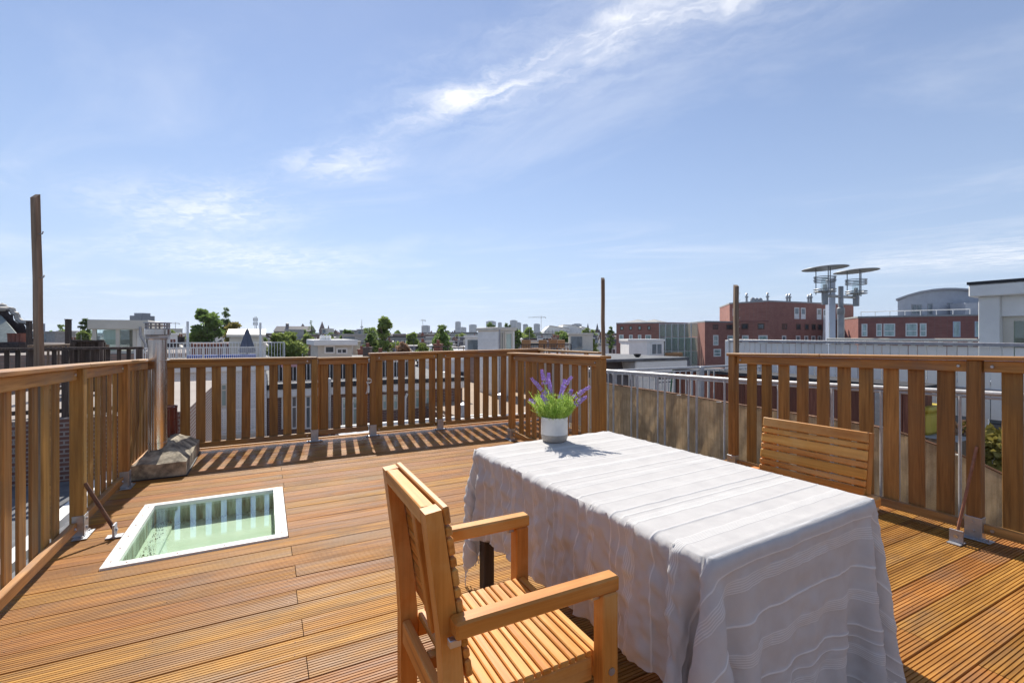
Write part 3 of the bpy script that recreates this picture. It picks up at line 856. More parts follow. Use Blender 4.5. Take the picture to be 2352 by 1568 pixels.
# ---- cloth: position based draping over the table
def drape():
    d = 0.025
    us = np.arange(TU0 - .405, TU1 + .405 + 1e-6, d); vs = np.arange(TV0 - .58, TV1 + .42 + 1e-6, d)
    nu, nv = len(us), len(vs)
    U, V = np.meshgrid(us, vs, indexing='ij')
    P = np.stack([U, V, np.full_like(U, TZ + .006)], -1)
    rng = np.random.default_rng(4)
    inset = .012
    pin = (U > TU0 + inset) & (U < TU1 - inset) & (V > TV0 + inset) & (V < TV1 - inset)
    P[..., 2] += np.where(pin, 0, rng.normal(0, .004, U.shape))
    O = P.copy()
    w = np.where(pin, 0.0, 1.0)[..., None]
    cons = []
    def addc(di, dj, stiff):
        L = d * sqrt(di * di + dj * dj)
        ai = abs(di)
        for par in range(2):
            if di != 0:
                idx = np.arange(0, nu - di)
                idx = idx[(idx // di) % 2 == par]
                if dj >= 0: A = (idx[:, None], np.arange(0, nv - dj)[None]); B = (idx[:, None] + di, np.arange(dj, nv)[None])
                else: A = (idx[:, None], np.arange(-dj, nv)[None]); B = (idx[:, None] + di, np.arange(0, nv + dj)[None])
            else:
                idx = np.arange(0, nv - dj); idx = idx[(idx // dj) % 2 == par]
                A = (np.arange(nu)[:, None], idx[None]); B = (np.arange(nu)[:, None], idx[None] + dj)
            wa, wb = w[A], w[B]; ws = wa + wb
            ws = np.where(ws == 0, 1, ws)
            cons.append((A, B, L, stiff * wa / ws, stiff * wb / ws))
    addc(1, 0, 1.0); addc(0, 1, 1.0); addc(1, 1, .5); addc(1, -1, .5); addc(2, 0, .10); addc(0, 2, .10)
    G = np.array([0, 0, -9.8]); dt = 1 / 50.
    N = 230
    for it in range(N):
        vel = (P - O) * 0.965
        O = P.copy()
        P = P + w * (vel + G * dt * dt * .6)
        if it < 60: P[..., :2] += w * rng.normal(0, .0008, P[..., :2].shape)
        for _ in range(11):
            for A, B, L, ka, kb in cons:
                D = P[B] - P[A]
                ln = np.sqrt((D * D).sum(-1, keepdims=True)) + 1e-9
                D *= (ln - L) / ln
                P[A] += ka * D; P[B] -= kb * D
            Pc = P.copy()
            # table edge
            x, y, z = P[..., 0], P[..., 1], P[..., 2]
            r = .005
            dl, dr_, dn, df = x - (TU0 - r), (TU1 + r) - x, y - (TV0 - r), (TV1 + r) - y
            dtp = (TZ + r) - z
            ins = (dl > 0) & (dr_ > 0) & (dn > 0) & (df > 0) & (dtp > 0) & (dtp < .06) & (w[..., 0] > 0)
            if ins.any():
                st = np.stack([dl, dr_, dn, df, dtp], -1); m = st.argmin(-1)
                x = np.where(ins & (m == 0), TU0 - r, x); x = np.where(ins & (m == 1), TU1 + r, x)
                y = np.where(ins & (m == 2), TV0 - r, y); y = np.where(ins & (m == 3), TV1 + r, y)
                z = np.where(ins & (m == 4), TZ + r, z)
            z = np.maximum(z, .012)
            c1 = (y > 1.03) & (y < 1.65) & (z < .685) & (x < .915)
            x = np.where(c1, .915, x)
            P[..., 0], P[..., 1], P[..., 2] = x, y, z
            dP = P - Pc
            O += dP
            hit = (np.abs(dP).sum(-1) > 1e-7)[..., None]
            O = np.where(hit, O + (P - O) * .5, O)
    return us, vs, P
cl_us, cl_vs, cl_P = drape()
def sst(x, a, b): t_ = np.clip((x - a) / (b - a), 0, 1); return t_ * t_ * (3 - 2 * t_)
# the second chair, pushed in, presses the cloth under the table top
_x, _y, _z = cl_P[..., 0], cl_P[..., 1], cl_P[..., 2]
_f = sst(_y, 1.00, 1.10) * (1 - sst(_y, 1.60, 1.72)) * (1 - sst(_z, .665, .735)) * (_x > TU1 - .05)
cl_P[..., 0] = _x + (np.minimum(_x, 1.80 + .15 * (_x - TU1)) - _x) * _f

def catmull(P, t, axis):
    n = P.shape[axis]; i = np.clip(np.floor(t).astype(int), 0, n - 2); f = t - i
    P = np.moveaxis(P, axis, 0)
    g = lambda k: P[np.clip(i + k, 0, n - 1)]
    sh = (-1,) + (1,) * (P.ndim - 1)
    f = f.reshape(sh)
    p0, p1, p2, p3 = g(-1), g(0), g(1), g(2)
    R = .5 * ((2 * p1) + (-p0 + p2) * f + (2 * p0 - 5 * p1 + 4 * p2 - p3) * f * f + (-p0 + 3 * p1 - 3 * p2 + p3) * f ** 3)
    return np.moveaxis(R, 0, axis)
dgrid = 0.025
ridges = []     # (v, height, half width)
per = 0.188
for i in range(-3, 16):
    base = cl_vs[0] + .03 + per * i
    ridges.append((base, .0023, .0036))
    for q in range(6): ridges.append((base + .084 + q * .0062, .0013, .0026))
    if i % 2 == 0: ridges.append((base + .145, .0016, .003))
tv = list(np.arange(cl_vs[0], cl_vs[-1], .011))
for rv, hh, rw in ridges:
    if cl_vs[0] + .01 < rv < cl_vs[-1] - .01: tv += [rv - rw, rv, rv + rw]
tv = np.array(sorted(tv)); tv = tv[np.concatenate([[True], np.diff(tv) > .0009])]
tu = np.arange(cl_us[0], cl_us[-1] + 1e-6, .011)
Q = catmull(catmull(cl_P, (tu - cl_us[0]) / dgrid, 0), (tv - cl_vs[0]) / dgrid, 1)
du_ = np.gradient(Q, axis=0); dv_ = np.gradient(Q, axis=1)
Nn = np.cross(du_, dv_); Nn /= np.linalg.norm(Nn, axis=-1, keepdims=True) + 1e-12
hh_ = np.zeros(len(tv))
for rv, h_, rw in ridges: hh_ = np.maximum(hh_, h_ * np.clip(1 - np.abs(tv - rv) / (rw * 1.02), 0, 1) ** .7)
wr = np.zeros(Q.shape[:2])
for i, u in enumerate(tu):
    for j, v in enumerate(tv):
        out = max(TU0 - u, u - TU1, TV0 - v, v - TV1)
        if out < -.03: a_ = .0009
        else: a_ = .0009 + min(1, (out + .03) / .1) * .0125
        if v < TV0: a_ *= .5
        elif u < TU0: a_ *= 1.7
        wr[i, j] = a_ * (mn.fractal(Vector((u * 8, v * 11, 3.3)), .9, 2.1, 3) + .8 * abs(mn.noise(Vector((u * 17, v * 21, 8.8)))) - .3)
wav = .0016 * np.sin(tu * 41)[:, None] * np.sin(tv * 23)[None]
Q = Q + Nn * (hh_[None, :, None] + wr[..., None] + .5 * wav[..., None])
Q[..., 2] = np.where((Q[..., 0] > TU0) & (Q[..., 0] < TU1) & (Q[..., 1] > TV0) & (Q[..., 1] < TV1) & (Q[..., 2] > TZ - .02), np.maximum(Q[..., 2], TZ + .0015), Q[..., 2])
mb = MB(); n0, n1 = len(tu), len(tv)
oc = np.array([(TU0 + TU1) / 2, (TV0 + TV1) / 2, 0])
mb.v = [tuple(p) for p in (Q - oc).reshape(-1, 3)]
mb.f = [(i * n1 + j, (i + 1) * n1 + j, (i + 1) * n1 + j + 1, i * n1 + j + 1) for i in range(n0 - 1) for j in range(n1 - 1)]
t = NT('cloth_white')
vec = t.coord('Object', (1, 1, 1), False)
weave = t.noise(vec, 260, 2)
soft = t.noise(vec, 14, 5, 0.6)
an = t.n.new('ShaderNodeAttribute'); an.attribute_name = 'thread'
t.set('Base Color', t.mix(t.rng(an.outputs['Fac'], .05, .6), t.mix(t.rng(soft, .3, .7), (0.63, 0.615, 0.60), (0.575, 0.56, 0.55)), (0.82, 0.81, 0.79)))
t.set('Roughness', 0.9); t.set('Specular IOR Level', 0.15)
bm_ = t.n.new('ShaderNodeMath'); bm_.operation = 'ADD'
t.l.new(t.math('MULTIPLY', weave, .25), bm_.inputs[0]); t.l.new(soft, bm_.inputs[1])
t.bump(bm_.outputs[0], .35, .004)
tl = t.n.new('ShaderNodeBsdfTranslucent'); tl.inputs[0].default_value = (.70, .69, .72, 1)
mx = t.n.new('ShaderNodeMixShader'); mx.inputs[0].default_value = .22
t.l.new(t.p.outputs[0], mx.inputs[1]); t.l.new(tl.outputs[0], mx.inputs[2]); t.l.new(mx.outputs[0], t.out.inputs[0])
me = mb.mesh('tablecloth', 'cloth_white', recalc=False); me.shade_smooth()
att = me.attributes.new('thread', 'FLOAT', 'POINT')
att.data.foreach_set('value', np.tile((hh_ / .0023), n0).astype(np.float32).clip(0, 1))
cloth = link('tablecloth', me, None, W(oc[0], oc[1], 0), (0, 0, TH + T_ROT))
tag(cloth, 'white cotton tablecloth with raised stripes hanging over the table', 'tablecloth')
fm = MB(); fr_ = random.Random(9)
for i in range(0, n0, 2):        # knotted fringe along the far and near hems
    for j, sg in ((n1 - 1, 1), (0, 1)):
        p = Vector(Q[i, j] - oc)
        l_ = fr_.uniform(.03, .045)
        zb = max(p.z - l_, .006 - oc[2])
        fm.tube(p + Vector((0, 0, .002)), (p.x + fr_.uniform(-.006, .006), p.y + fr_.uniform(-.006, .006), zb), .0018, .0032, 5)
tag(part('fringe', fm, 'cloth_white', cloth), None, None, None, 'stuff')

# ---- chairs (local: seat faces +x, y across)
def make_chair(label, u, v, rz):
    t = dthing('garden_armchair', label, 'chair', u, v, 0, rz, 'slatted wooden armchairs at the table')
    HA, HI = .285, .236
    for s in (-1, 1):
        def Y(a, b): return (min(s * a, s * b), max(s * a, s * b))
        y0, y1 = Y(.188, .2355)
        # bent rear leg: floor to top of back
        poly = [(.0, 0), (.052, 0), (.056, .44), (.040, .60), (-.008, .925), (-.050, .920), (-.010, .60), (.0, .44)]
        part('rear_leg', MB().prism(poly, y0, y1, 1), 'chair_wood_z', t)
        y0, y1 = Y(HI, HA)
        fl_ = part('front_leg', MB().box(.452, .506, y0, y1, 0, .6195, .004), 'chair_wood_z', t)
        part('screw_cap', MB().tube((.48, s * (HA - .001), .40), (.48, s * (HA + .003), .40), .011, .011, 10), 'bolt', fl_)
        arm = part('armrest', MB().box(.012, .512, y0, y1, .620, .664, .006), 'chair_wood_x', t)
        part('corner_plate', MB().box(.425, .4515, s * .2605 - .008, s * .2605 + .008, .604, .6195, .002), 'bolt', arm)
        part('corner_plate', MB().box(.0, .03, s * .262 - .010, s * .262 + .010, .600, .6195, .002), 'bolt', arm)
        y0, y1 = Y(.192, .2345)
        part('side_rail', MB().box(.0565, .4515, y0, y1, .352, .420, .004), 'chair_wood_x', t)
    part('front_rail', MB().box(.460, .485, -.2355, .2355, .352, .436, .004), 'chair_wood_y', t)
    part('rear_rail', MB().box(.004, .030, -.1875, .1875, .352, .425, .004), 'chair_wood_y', t)
    part('seat_bearer', MB().box(.031, .459, -.018, .018, .380, .420, .003), 'chair_wood_x', t)
    # seat slats, wide and narrow by turns, gently dished
    x = .034; i = 0
    while x < .452:
        w_ = .030 if i % 2 == 0 else .018
        zz = .4225 - .006 * sin(pi * (x - .03) / .43)
        if x < .058:
            part('seat_slat', MB().box(x + .022, x + .022 + w_ - .004, -.1865, .1865, zz, zz + .017, .003), 'chair_wood_y', t); x += .022
        else:
            part('seat_slat', MB().box(x, x + w_, -.2345, .2345, zz, zz + .017, .003), 'chair_wood_y', t)
        x += w_ + .0045; i += 1
    # back slats follow the rake of the rear legs
    ang = math.atan2(.048, .325)
    z = .49; i = 0
    while z < .90:
        h_ = .043 if i % 2 == 0 else .024
        if z + h_ > .88: h_ = .930 - z
        xc = .040 - (z + h_ / 2 - .60) * (.048 / .325) + .0115
        M = Matrix.Translation((xc, 0, z + h_ / 2)) @ Matrix.Rotation(-ang, 4, 'Y')
        part('back_slat', MB().box(-.0085, .0085, -.2355, .2355, -h_ / 2, h_ / 2, .003, M), 'chair_wood_y', t)
        z += h_ + .006; i += 1
    part('back_rail', MB().box(-.0475, -.010, -.1875, .1875, .880, .922, .003), 'chair_wood_y', t)
    M = Matrix.Translation((.0195, 0, .69)) @ Matrix.Rotation(-ang, 4, 'Y')
    part('back_stile', MB().box(-.0125, .0105, -.020, .020, -.205, .188, .003, M), 'chair_wood_z', t)
    return t
make_chair('honey wood slatted armchair seen from behind, its whole seat in view', .392, 1.343, 0.0)
make_chair('honey wood slatted armchair tucked against the far long side of the table', 2.335, 1.345, pi + radians(4))

# ---- lavender in its pot
pot_w = W(1.478, 2.30, TZ + .0075)
pl = thing('lavender_plant', 'artificial lavender with purple spikes in a two tone ceramic pot on the table', 'plant', tuple(pot_w), 0)
R_ = .077
part('pot', MB().lathe([(.060, .0), (.070, .008), (.0755, .028), (R_, .043), (R_, .140), (R_ - .002, .142), (R_ - .006, .141), (R_ - .007, .118)], 40), 'ceramic_white', pl, smooth=True)
part('pot_base_band', MB().lathe([(.0608, -.0005), (.0708, .0078), (.0763, .0278), (R_ + .0007, .0435), (R_ - .004, .0437)], 40), 'ceramic_taupe', pl, smooth=True)
part('soil', MB().lathe([(.0, .120), (R_ - .008, .119)], 24), 'soil', pl)
lm = MB(); lr = random.Random(21)
for i in range(400):
    a = lr.uniform(0, 2 * pi); r0 = R_ * .88 * sqrt(lr.random())
    lean = (r0 / R_) * lr.uniform(.15, .75) + lr.uniform(-.1, .12)
    Ls = lr.uniform(.08, .19) * (1.08 - .30 * r0 / R_)
    if lr.random() < .12: Ls *= 1.25
    p = Vector((r0 * cos(a), r0 * sin(a), .118)); dirv = Vector((cos(a) * lean, sin(a) * lean, 1)).normalized()
    n = 9; pts = [p.copy()]
    for q in range(n):
        dirv = (dirv + Vector((cos(a) * .035, sin(a) * .035, -.012)) + Vector((lr.uniform(-.05, .05), lr.uniform(-.05, .05), 0))).normalized()
        p = p + dirv * (Ls / n); pts.append(p.copy())
    side = dirv.cross(Vector((lr.uniform(-1, 1), lr.uniform(-1, 1), .2))).normalized()
    for q in range(n):
        w_ = .0013
        lm.add([pts[q] - side * w_, pts[q] + side * w_, pts[q + 1] + side * w_, pts[q + 1] - side * w_], [(0, 1, 2, 3)])
        if q > 2:
            for _ in range(2):
                b_ = Vector((lr.gauss(0, 1), lr.gauss(0, 1), lr.uniform(.2, 1.6))).normalized()
                l_ = lr.uniform(.014, .032); s2 = b_.cross(dirv)
                if s2.length < .05: continue
                s2 = s2.normalized() * .0017; e_ = pts[q] + b_ * l_
                m_ = pts[q] + b_ * l_ * .5 + Vector((0, 0, -.001))
                lm.add([pts[q], m_ + s2, e_, m_ - s2], [(0, 1, 2, 3)])
part('foliage', lm, 'lavender_leaf', pl)
def spike_mesh(seed):
    m = MB(); r = random.Random(seed)
    n = 11
    for q in range(n):
        f = q / (n - 1); rad = .0095 * (1 - .62 * f) * r.uniform(.85, 1.15)
        if q in (2,): continue
        z = f
        for k_ in range(7):
            a = k_ * 2 * pi / 7 + r.random()
            b_ = Vector((cos(a) * rad / .075, sin(a) * rad / .075, z))
            s_ = .0052 / .075 * r.uniform(.8, 1.25)
            up = Vector((cos(a) * .5, sin(a) * .5, .9)) * s_ * 1.4; sd = Vector((-sin(a), cos(a), 0)) * s_ * .75; ot = Vector((cos(a), sin(a), .1)) * s_ * .7
            m.add([b_ - up * .4, b_ + sd, b_ + up, b_ - sd, b_ + ot], [(0, 1, 4), (1, 2, 4), (2, 3, 4), (3, 0, 4), (0, 3, 2, 1)])
    return m.mesh('flower_spike', 'lavender_bloom')
sm = [spike_mesh(i) for i in range(3)]
Yp = pot_w.y
spk = [((1700, 975), (1580, 832), -.02), ((1690, 882), (1668, 755), .02), ((1728, 880), (1732, 785), .03), ((1748, 965), (1738, 858), -.02), ((1612, 1048), (1556, 1022), -.01),
       ((1722, 1050), (1668, 990), -.05), ((1838, 1012), (1862, 905), -.02), ((1868, 905), (1940, 816), .02), ((1860, 930), (1876, 845), .05), ((1925, 972), (1946, 932), .03),
       ((1962, 1002), (2104, 906), .0), ((1975, 1066), (2075, 998), -.03)]
for i, (b_, t_, dy) in enumerate(spk):
    B = at(*zq(900, 720, *b_), Yp + dy) - pot_w; T = at(*zq(900, 720, *t_), Yp + dy * 1.5) - pot_w
    d = T - B
    o = link('flower_spike', sm[i % 3], pl, tuple(B)); o.rotation_mode = 'QUATERNION'
    o.rotation_quaternion = d.to_track_quat('Z', 'Y'); w_ = .075 * (1.2 if d.length > .05 else 1.05)
    o.scale = (w_, w_, d.length)
    root_ = Vector((B.x * .25, dy * .3, .125))
    mid = (root_ + B) / 2 + Vector((-(B.x) * .12, 0, .01))
    part('stem', MB().path([root_, mid, B, B + d * .9], .0016, 5), 'lavender_leaf', pl)

# ================================================================== THE CITY AROUND
GZ = -13.2
g = part('ground', MB().box(-9000, 9000, -3000, 15000, GZ - 1, GZ), 'asphalt', None)
tag(g, 'grey street level far below the roofs', None, None, 'structure')

def winbox(root, A, B, x0, y0, x1, y1, frame='white_paint', glass='pane_dark', fw=0.09, mull=0, transom=0.0, panel=0.0, proud=0.05, depth=True):
    """window on the vertical facade through ground points A-B (world xy), given by view pixels"""
    A = Vector((A[0], A[1])); B = Vector((B[0], B[1])); d = (B - A).normalized()
    nrm = Vector((d.y, -d.x))
    def hit(x):
        r = ray(x)       # X = r*Y
        # A + d t ; A.x + d.x t = r (A.y + d.y t)
        t = (r * A.y - A.x) / (d.x - r * d.y); return t, A.y + d.y * t
    ta, Ya = hit(x0); tb, Yb = hit(x1); Ym = (Ya + Yb) / 2
    z1 = CAM_H - (y0 - YH) * Ym / FPX; z0 = CAM_H - (y1 - YH) * Ym / FPX
    w, h = tb - ta, z1 - z0
    if w <= 0 or h <= 0: return
    base = A + d * ta
    rr0 = root.rotation_euler.z
    rz = math.atan2(d.y, d.x) - rr0
    loc = Matrix.Rotation(-rr0, 3, 'Z') @ (Vector((base.x, base.y, z0)) - root.location)
    f = MB()
    pr = -proud
    fw = min(fw, w * .25, h * .25)
    f.box(0, w, pr, .02, 0, fw).box(0, w, pr, .02, h - fw, h)
    f.box(0, fw, pr, .02, fw + .001, h - fw - .001).box(w - fw, w, pr, .02, fw + .001, h - fw - .001)
    for i in range(mull):
        xm = w * (i + 1) / (mull + 1); f.box(xm - fw * .35, xm + fw * .35, pr + .005, .02, fw + .001, h - fw - .001)
    if transom: f.box(fw + .001, w - fw - .001, pr + .01, .02, h * transom - fw * .4, h * transom + fw * .4)
    wo_ = part('window', f, frame, root, tuple(loc), rot=(0, 0, rz))
    part('pane', MB().box(fw * .9, w - fw * .9, pr * .35, .01, (h * panel if panel else fw * .9), h - fw * .9), glass, wo_)
    if panel: part('lower_panel', MB().box(fw * .9, w - fw * .9, pr * .6, .01, fw * .9, h * panel - .01), frame, wo_)
    return wo_

def uvbox(root, u0, u1, v0, v1, z0, z1, mat, name, c=0.0):
    """box in the deck frame; root is a dthing"""
    u, v = root['_uv']
    return part(name, MB().box(u0 - u, u1 - u, v0 - v, v1 - v, z0 - root.location.z, z1 - root.location.z, c), mat, root)
def bthing(name, label, cat, u, v, z=GZ, group=None):
    o = dthing(name, label, cat, u, v, z, 0, group); o['_uv'] = (u, v); return o
def railing(root, x0, x1, y, z0, z1, n, mat, r=.012, axis=0, top=.02, post=.03, sq=False, name='baluster'):
    """railing along local x (axis 0) or y (axis 1) of root"""
    def P(a, z): return (a, y, z) if axis == 0 else (y, a, z)
    part('top_rail', MB().box(x0, x1, y - top, y + top, z1 - .035, z1, .004) if axis == 0 else MB().box(y - top, y + top, x0, x1, z1 - .035, z1, .004), mat, root)
    part('bottom_rail', MB().box(x0, x1, y - top * .6, y + top * .6, z0 + .05, z0 + .08) if axis == 0 else MB().box(y - top * .6, y + top * .6, x0, x1, z0 + .05, z0 + .08), mat, root)
    bm = MB().box(-r, r, -r, r, z0 + .081, z1 - .036).mesh(name, mat)
    for i in range(n):
        a = x0 + (x1 - x0) * (i + .5) / n
        link(name, bm, root, (a, y, 0) if axis == 0 else (y, a, 0))
    pm = MB().box(-post / 2, post / 2, -post / 2, post / 2, z0, z1 - .036).mesh('post', mat)
    k = max(2, int(abs(x1 - x0) / 1.6) + 1)
    for i in range(k):
        a = x0 + (x1 - x0) * i / (k - 1)
        link('post', pm, root, (a, y, 0) if axis == 0 else (y, a, 0))

# ------------------------------------------------------------------ white brick house beyond the far fence (left)
V1 = 17.5
uL, uR = u_at(300, V1), u_at(612, V1)
wb = bthing('white_brick_house', 'white painted brick house with a roof terrace seen through the far fence', 'house', uL, V1)
zr = z_uv(846, u_at(500, V1), V1)
uvbox(wb, uL, uR, V1, V1 + 7, GZ, zr - .10, 'white_brick', 'wall')
uvbox(wb, uL - .12, uR + .12, V1 - .14, V1 + 7, zr - .099, zr + .06, 'white_paint', 'cornice', .02)
uvbox(wb, uL - .13, uR + .13, V1 - .15, V1 + 7, zr + .061, zr + .12, 'bitumen_dark', 'roof_edge')
railing(wb, .05, uR - uL - .05, .25, zr + .12 - GZ, z_uv(797, u_at(500, V1), V1) - GZ, 60, 'white_paint', .011)
railing(wb, .05, 4.2, 3.6, zr + .12 - GZ, z_uv(786, u_at(450, V1 + 3.5), V1 + 3.5) - GZ, 40, 'white_paint', .011)
def uvwin(root, v, px0, py0, px1, py1, **k):
    A = W(u_at(px0, v), v); B = W(u_at(px1, v), v); d = (B - A).normalized()
    return winbox(root, A - d * .5, B + d * .5, px0, py0, px1, py1, **k)
uvwin(wb, V1, *zq(400, 720, 552, 875), *zq(400, 720, 622, 1090), frame='cream_paint', glass='pane_green', transom=.72, fw=.07)
uvwin(wb, V1, *zq(0, 720, 1955, 855), *zq(0, 720, 1985, 1090), frame='cream_paint', glass='pane_mid', fw=.05)
# its little balcony
zb = z_uv(985, u_at(500, V1), V1)
uvbox(wb, u_at(440, V1), u_at(600, V1), V1 - 1.1, V1 - .01, zb - .25, zb, 'cream_paint', 'balcony_slab', .02)
railing(wb, u_at(440, V1) - uL, u_at(600, V1) - uL, -1.05, zb - GZ, zb + .72 - GZ, 26, 'white_paint', .011)
for i, (x, wd) in enumerate(((430, .9), (500, 1.1))):
    uu = u_at(x, V1 + .8)
    o = part('planter_box', MB().box(0, wd, 0, .3, 0, .26, .03).box(-.02, wd + .02, -.02, .32, .22, .28, .02), 'blue_plastic', None, W(uu, V1 + .8, zr + .12))
    o.rotation_euler = (0, 0, TH)
    tag(o, ('bright blue plastic tub on the white railed roof terrace beside the white pole', 'bright blue plastic tub on the white railed roof terrace below the parasol')[i], 'tub', 'blue tubs')
# shed, parasol, poles on that terrace
sv = V1 + 4.2
sh = bthing('garden_shed', 'cream clapboard shed with shallow roof on the white railed terrace', 'shed', u_at(527, sv), sv, zr + .12)
su0, su1 = u_at(529, sv), u_at(606, sv)
zs = z_uv(771, su0, sv)
uvbox(sh, su0 + .02, su1 - .02, sv + .02, sv + 2.2, zr + .12, zs - .05, 'cream_paint', 'wall')
nb = 9
for i in range(nb):
    z0 = zr + .13 + (zs - zr - .2) * i / nb; hh = (zs - zr - .2) / nb
    M = Matrix.Translation((0, 0, z0 - sh.location.z)) @ Matrix.Rotation(radians(7), 4, 'X')
    part('clapboard', MB().box(.0, su1 - su0, -.014, .0, 0, hh * .99, 0, M), 'cream_paint', sh)
part('roof', MB().prism([(-.12, 0), (2.4, 0.0), (2.4, .08), (1.1, .34), (-.12, .10)], -.1, su1 - su0 + .1, 0), 'cream_paint', sh, (0, 0, zs - .05 - sh.location.z))
pv = V1 + 1.6
pu = u_at(568, pv)
ps_ = dthing('parasol', 'closed blue grey parasol standing in front of the cream shed', 'parasol', pu, pv, zr + .12)
ztop = z_uv(760, pu, pv) - zr - .12; zlow = z_uv(808, pu, pv) - zr - .12
part('pole', MB().tube((0, 0, 0), (0, 0, ztop + .08), .022, .018, 8), 'dark_metal', ps_)
cm = MB(); n = 18
prof = [(.03, ztop + .05), (.06, ztop - .05), (.11, ztop - .25), (.16, zlow + .30), (.22, zlow + .05), (.20, zlow - .02)]
for r, z in prof:
    for i in range(n):
        a = 2 * pi * i / n; rr_ = r * (1.0 + (.22 if i % 2 else -.12)); cm.v.append((rr_ * cos(a), rr_ * sin(a), z))
for j in range(len(prof) - 1):
    for i in range(n): cm.f.append((j * n + i, j * n + (i + 1) % n, (j + 1) * n + (i + 1) % n, (j + 1) * n + i))
part('canopy', cm, 'parasol_cloth', ps_)
part('base', MB().lathe([(.28, 0), (.28, .06), (.05, .09)], 16), 'concrete', ps_)
for i, (x, yt, vv, nm) in enumerate(((431, 738, V1 + 3.2, 'white painted pole rising left of the big tree'), (598, 741, V1 + 3.4, 'white painted pole at the right end of the cream shed'))):
    uu = u_at(x, vv)
    t_ = dthing('terrace_pole', nm, 'pole', uu, vv, zr + .12)
    part('shaft', MB().tube((0, 0, 0), (0, 0, z_uv(yt, uu, vv) - zr - .12), .045, .04, 10), 'white_paint', t_, smooth=True)
    part('foot', MB().lathe([(.12, 0), (.12, .02), (.05, .06)], 12), 'white_paint', t_)
tr_ = bthing('rooflight_box', 'brown tiled low roof box behind the white terrace railing', 'roof box', u_at(432, V1 + 5.5), V1 + 5.5, zr + .1)
part('tiled_slope', MB().prism([(0, 0), (1.6, 0), (1.35, .62), (.1, .62)], 0, 1.2, 1), 'clay_red', tr_)
part('flashing', MB().box(-.1, 1.7, -.15, 1.3, -.06, -.002), 'white_paint', tr_)

# ------------------------------------------------------------------ brown brick house with dark balcony screen (centre)
V2 = 18.5
uL, uR = u_at(613, V2), u_at(1062, V2)
bb = bthing('brown_brick_house', 'brown brick house with white windows and a dark screened balcony behind the gate', 'house', uL, V2)
zc_ = z_uv(889, u_at(720, V2), V2)
uvbox(bb, uL + .02, uR, V2, V2 + 8, GZ, zc_ - .30, 'brown_brick', 'wall')
uvbox(bb, uL, uR + .1, V2 - .18, V2 + 8, zc_ - .299, zc_, 'white_paint', 'cornice', .03)
uvbox(bb, uL - .02, uR + .12, V2 - .24, V2 + 8, zc_ + .001, zc_ + .16, 'bitumen_dark', 'roof_edge', .02)
zt2 = z_uv(828, u_at(720, V2), V2)
railing(bb, .1, uR - uL - 2.0, .1, zc_ + .16 - GZ, zt2 - GZ, 46, 'galv', .012)
part('screen_cloth', MB().box(.12, uR - uL - 2.1, .16, .18, zc_ + .25 - GZ, zt2 - .12 - GZ), 'bitumen_dark', bb)
for b_, t_, kw in (((1115, 985), (1170, 1290), {}), ((1200, 985), (1262, 1290), {}), ((1330, 985), (1388, 1290), {}), ((1668, 1000), (1716, 1300), dict(glass='pane_green')),
                   ((1760, 1000), (1818, 1300), dict(glass='pane_green'))):
    uvwin(bb, V2, *zq(400, 720, *b_), *zq(400, 720, *t_), frame='white_paint', fw=.09, transom=.66, **({'glass': 'pane_mid'} | kw))
for b_, t_ in (((200, 975), (250, 1115)), ((300, 975), (350, 1115)), ((500, 930), (552, 1100)), ((598, 925), (640, 1100))):
    uvwin(bb, V2, *zq(900, 720, *b_), *zq(900, 720, *t_), frame='cream_paint', glass='pane_green', fw=.10, transom=.6)
def pipe_uv(root, pts, r, mat, name='drainpipe'):
    return part(name, MB().path([(W(*p) - root.location) @ Matrix.Rotation(TH, 3, 'Z') for p in pts], r, 8), mat, root, smooth=True)
ud = u_at(zq(400, 720, 965, 0)[0], V2 - .15)
pipe_uv(bb, [(ud, V2 - .15, zc_ + .55), (ud, V2 - .15, zc_ - 6)], .05, 'white_paint')
ud = u_at(zq(400, 720, 1555, 0)[0], V2 - .6)
pipe_uv(bb, [(ud, V2 - .6, zc_ + .35), (ud, V2 - .6, zc_ - 5)], .06, 'galv')
pipe_uv(bb, [(u_at(z3x(435), V2 - .1), V2 - .1, zc_ - .4), (u_at(z3x(415), V2 - .1), V2 - .1, zc_ - .6), (u_at(z3x(415), V2 - .1), V2 - .1, zc_ - 5)], .05, 'white_paint')
o = part('hanging_cloth', MB().box(0, .75, 0, .015, -.22, 0).box(.05, .7, -.012, -.002, -.16, 0.004), 'pink_cloth', None, W(u_at(zq(400, 720, 1110, 0)[0], V2 + .07), V2 + .03, zt2 + .012))
o.rotation_euler = (0, 0, TH); tag(o, 'pink cloth hung over the balcony rail of the brown brick house', 'cloth')

# low roofs at the foot of these houses
lr_ = bthing('annex_roof', 'low grey flat roofed annex below the far fence', 'annex', .5, 8.2)
uvbox(lr_, u_at(880, 9) , 6.5, 8.2, 14.6, GZ, -1.66, 'brown_brick', 'wall')
uvbox(lr_, u_at(880, 9) - .1, 6.6, 8.1, 14.7, -1.659, -1.45, 'grey_roof', 'roof')
uvbox(lr_, u_at(880, 9) - .12, 6.62, 14.705, 14.85, -1.66, -1.30, 'white_paint', 'parapet')
for x, v in ((905, 10.5), (980, 12.0), (1060, 11.0)):
    u = u_at(x, v)
    part('rooflight', MB().box(u - lr_['_uv'][0], u - lr_['_uv'][0] + .9, v - lr_['_uv'][1], v - lr_['_uv'][1] + .7, -1.449 - GZ, -1.30 - GZ, .03), 'white_frame', lr_)
    part('roof_hatch', MB().box(u - lr_['_uv'][0] + 1.1, u - lr_['_uv'][0] + 1.9, v - lr_['_uv'][1] + .2, v - lr_['_uv'][1] + 1.2, -1.449 - GZ, -1.38 - GZ, .01), 'bitumen', lr_)
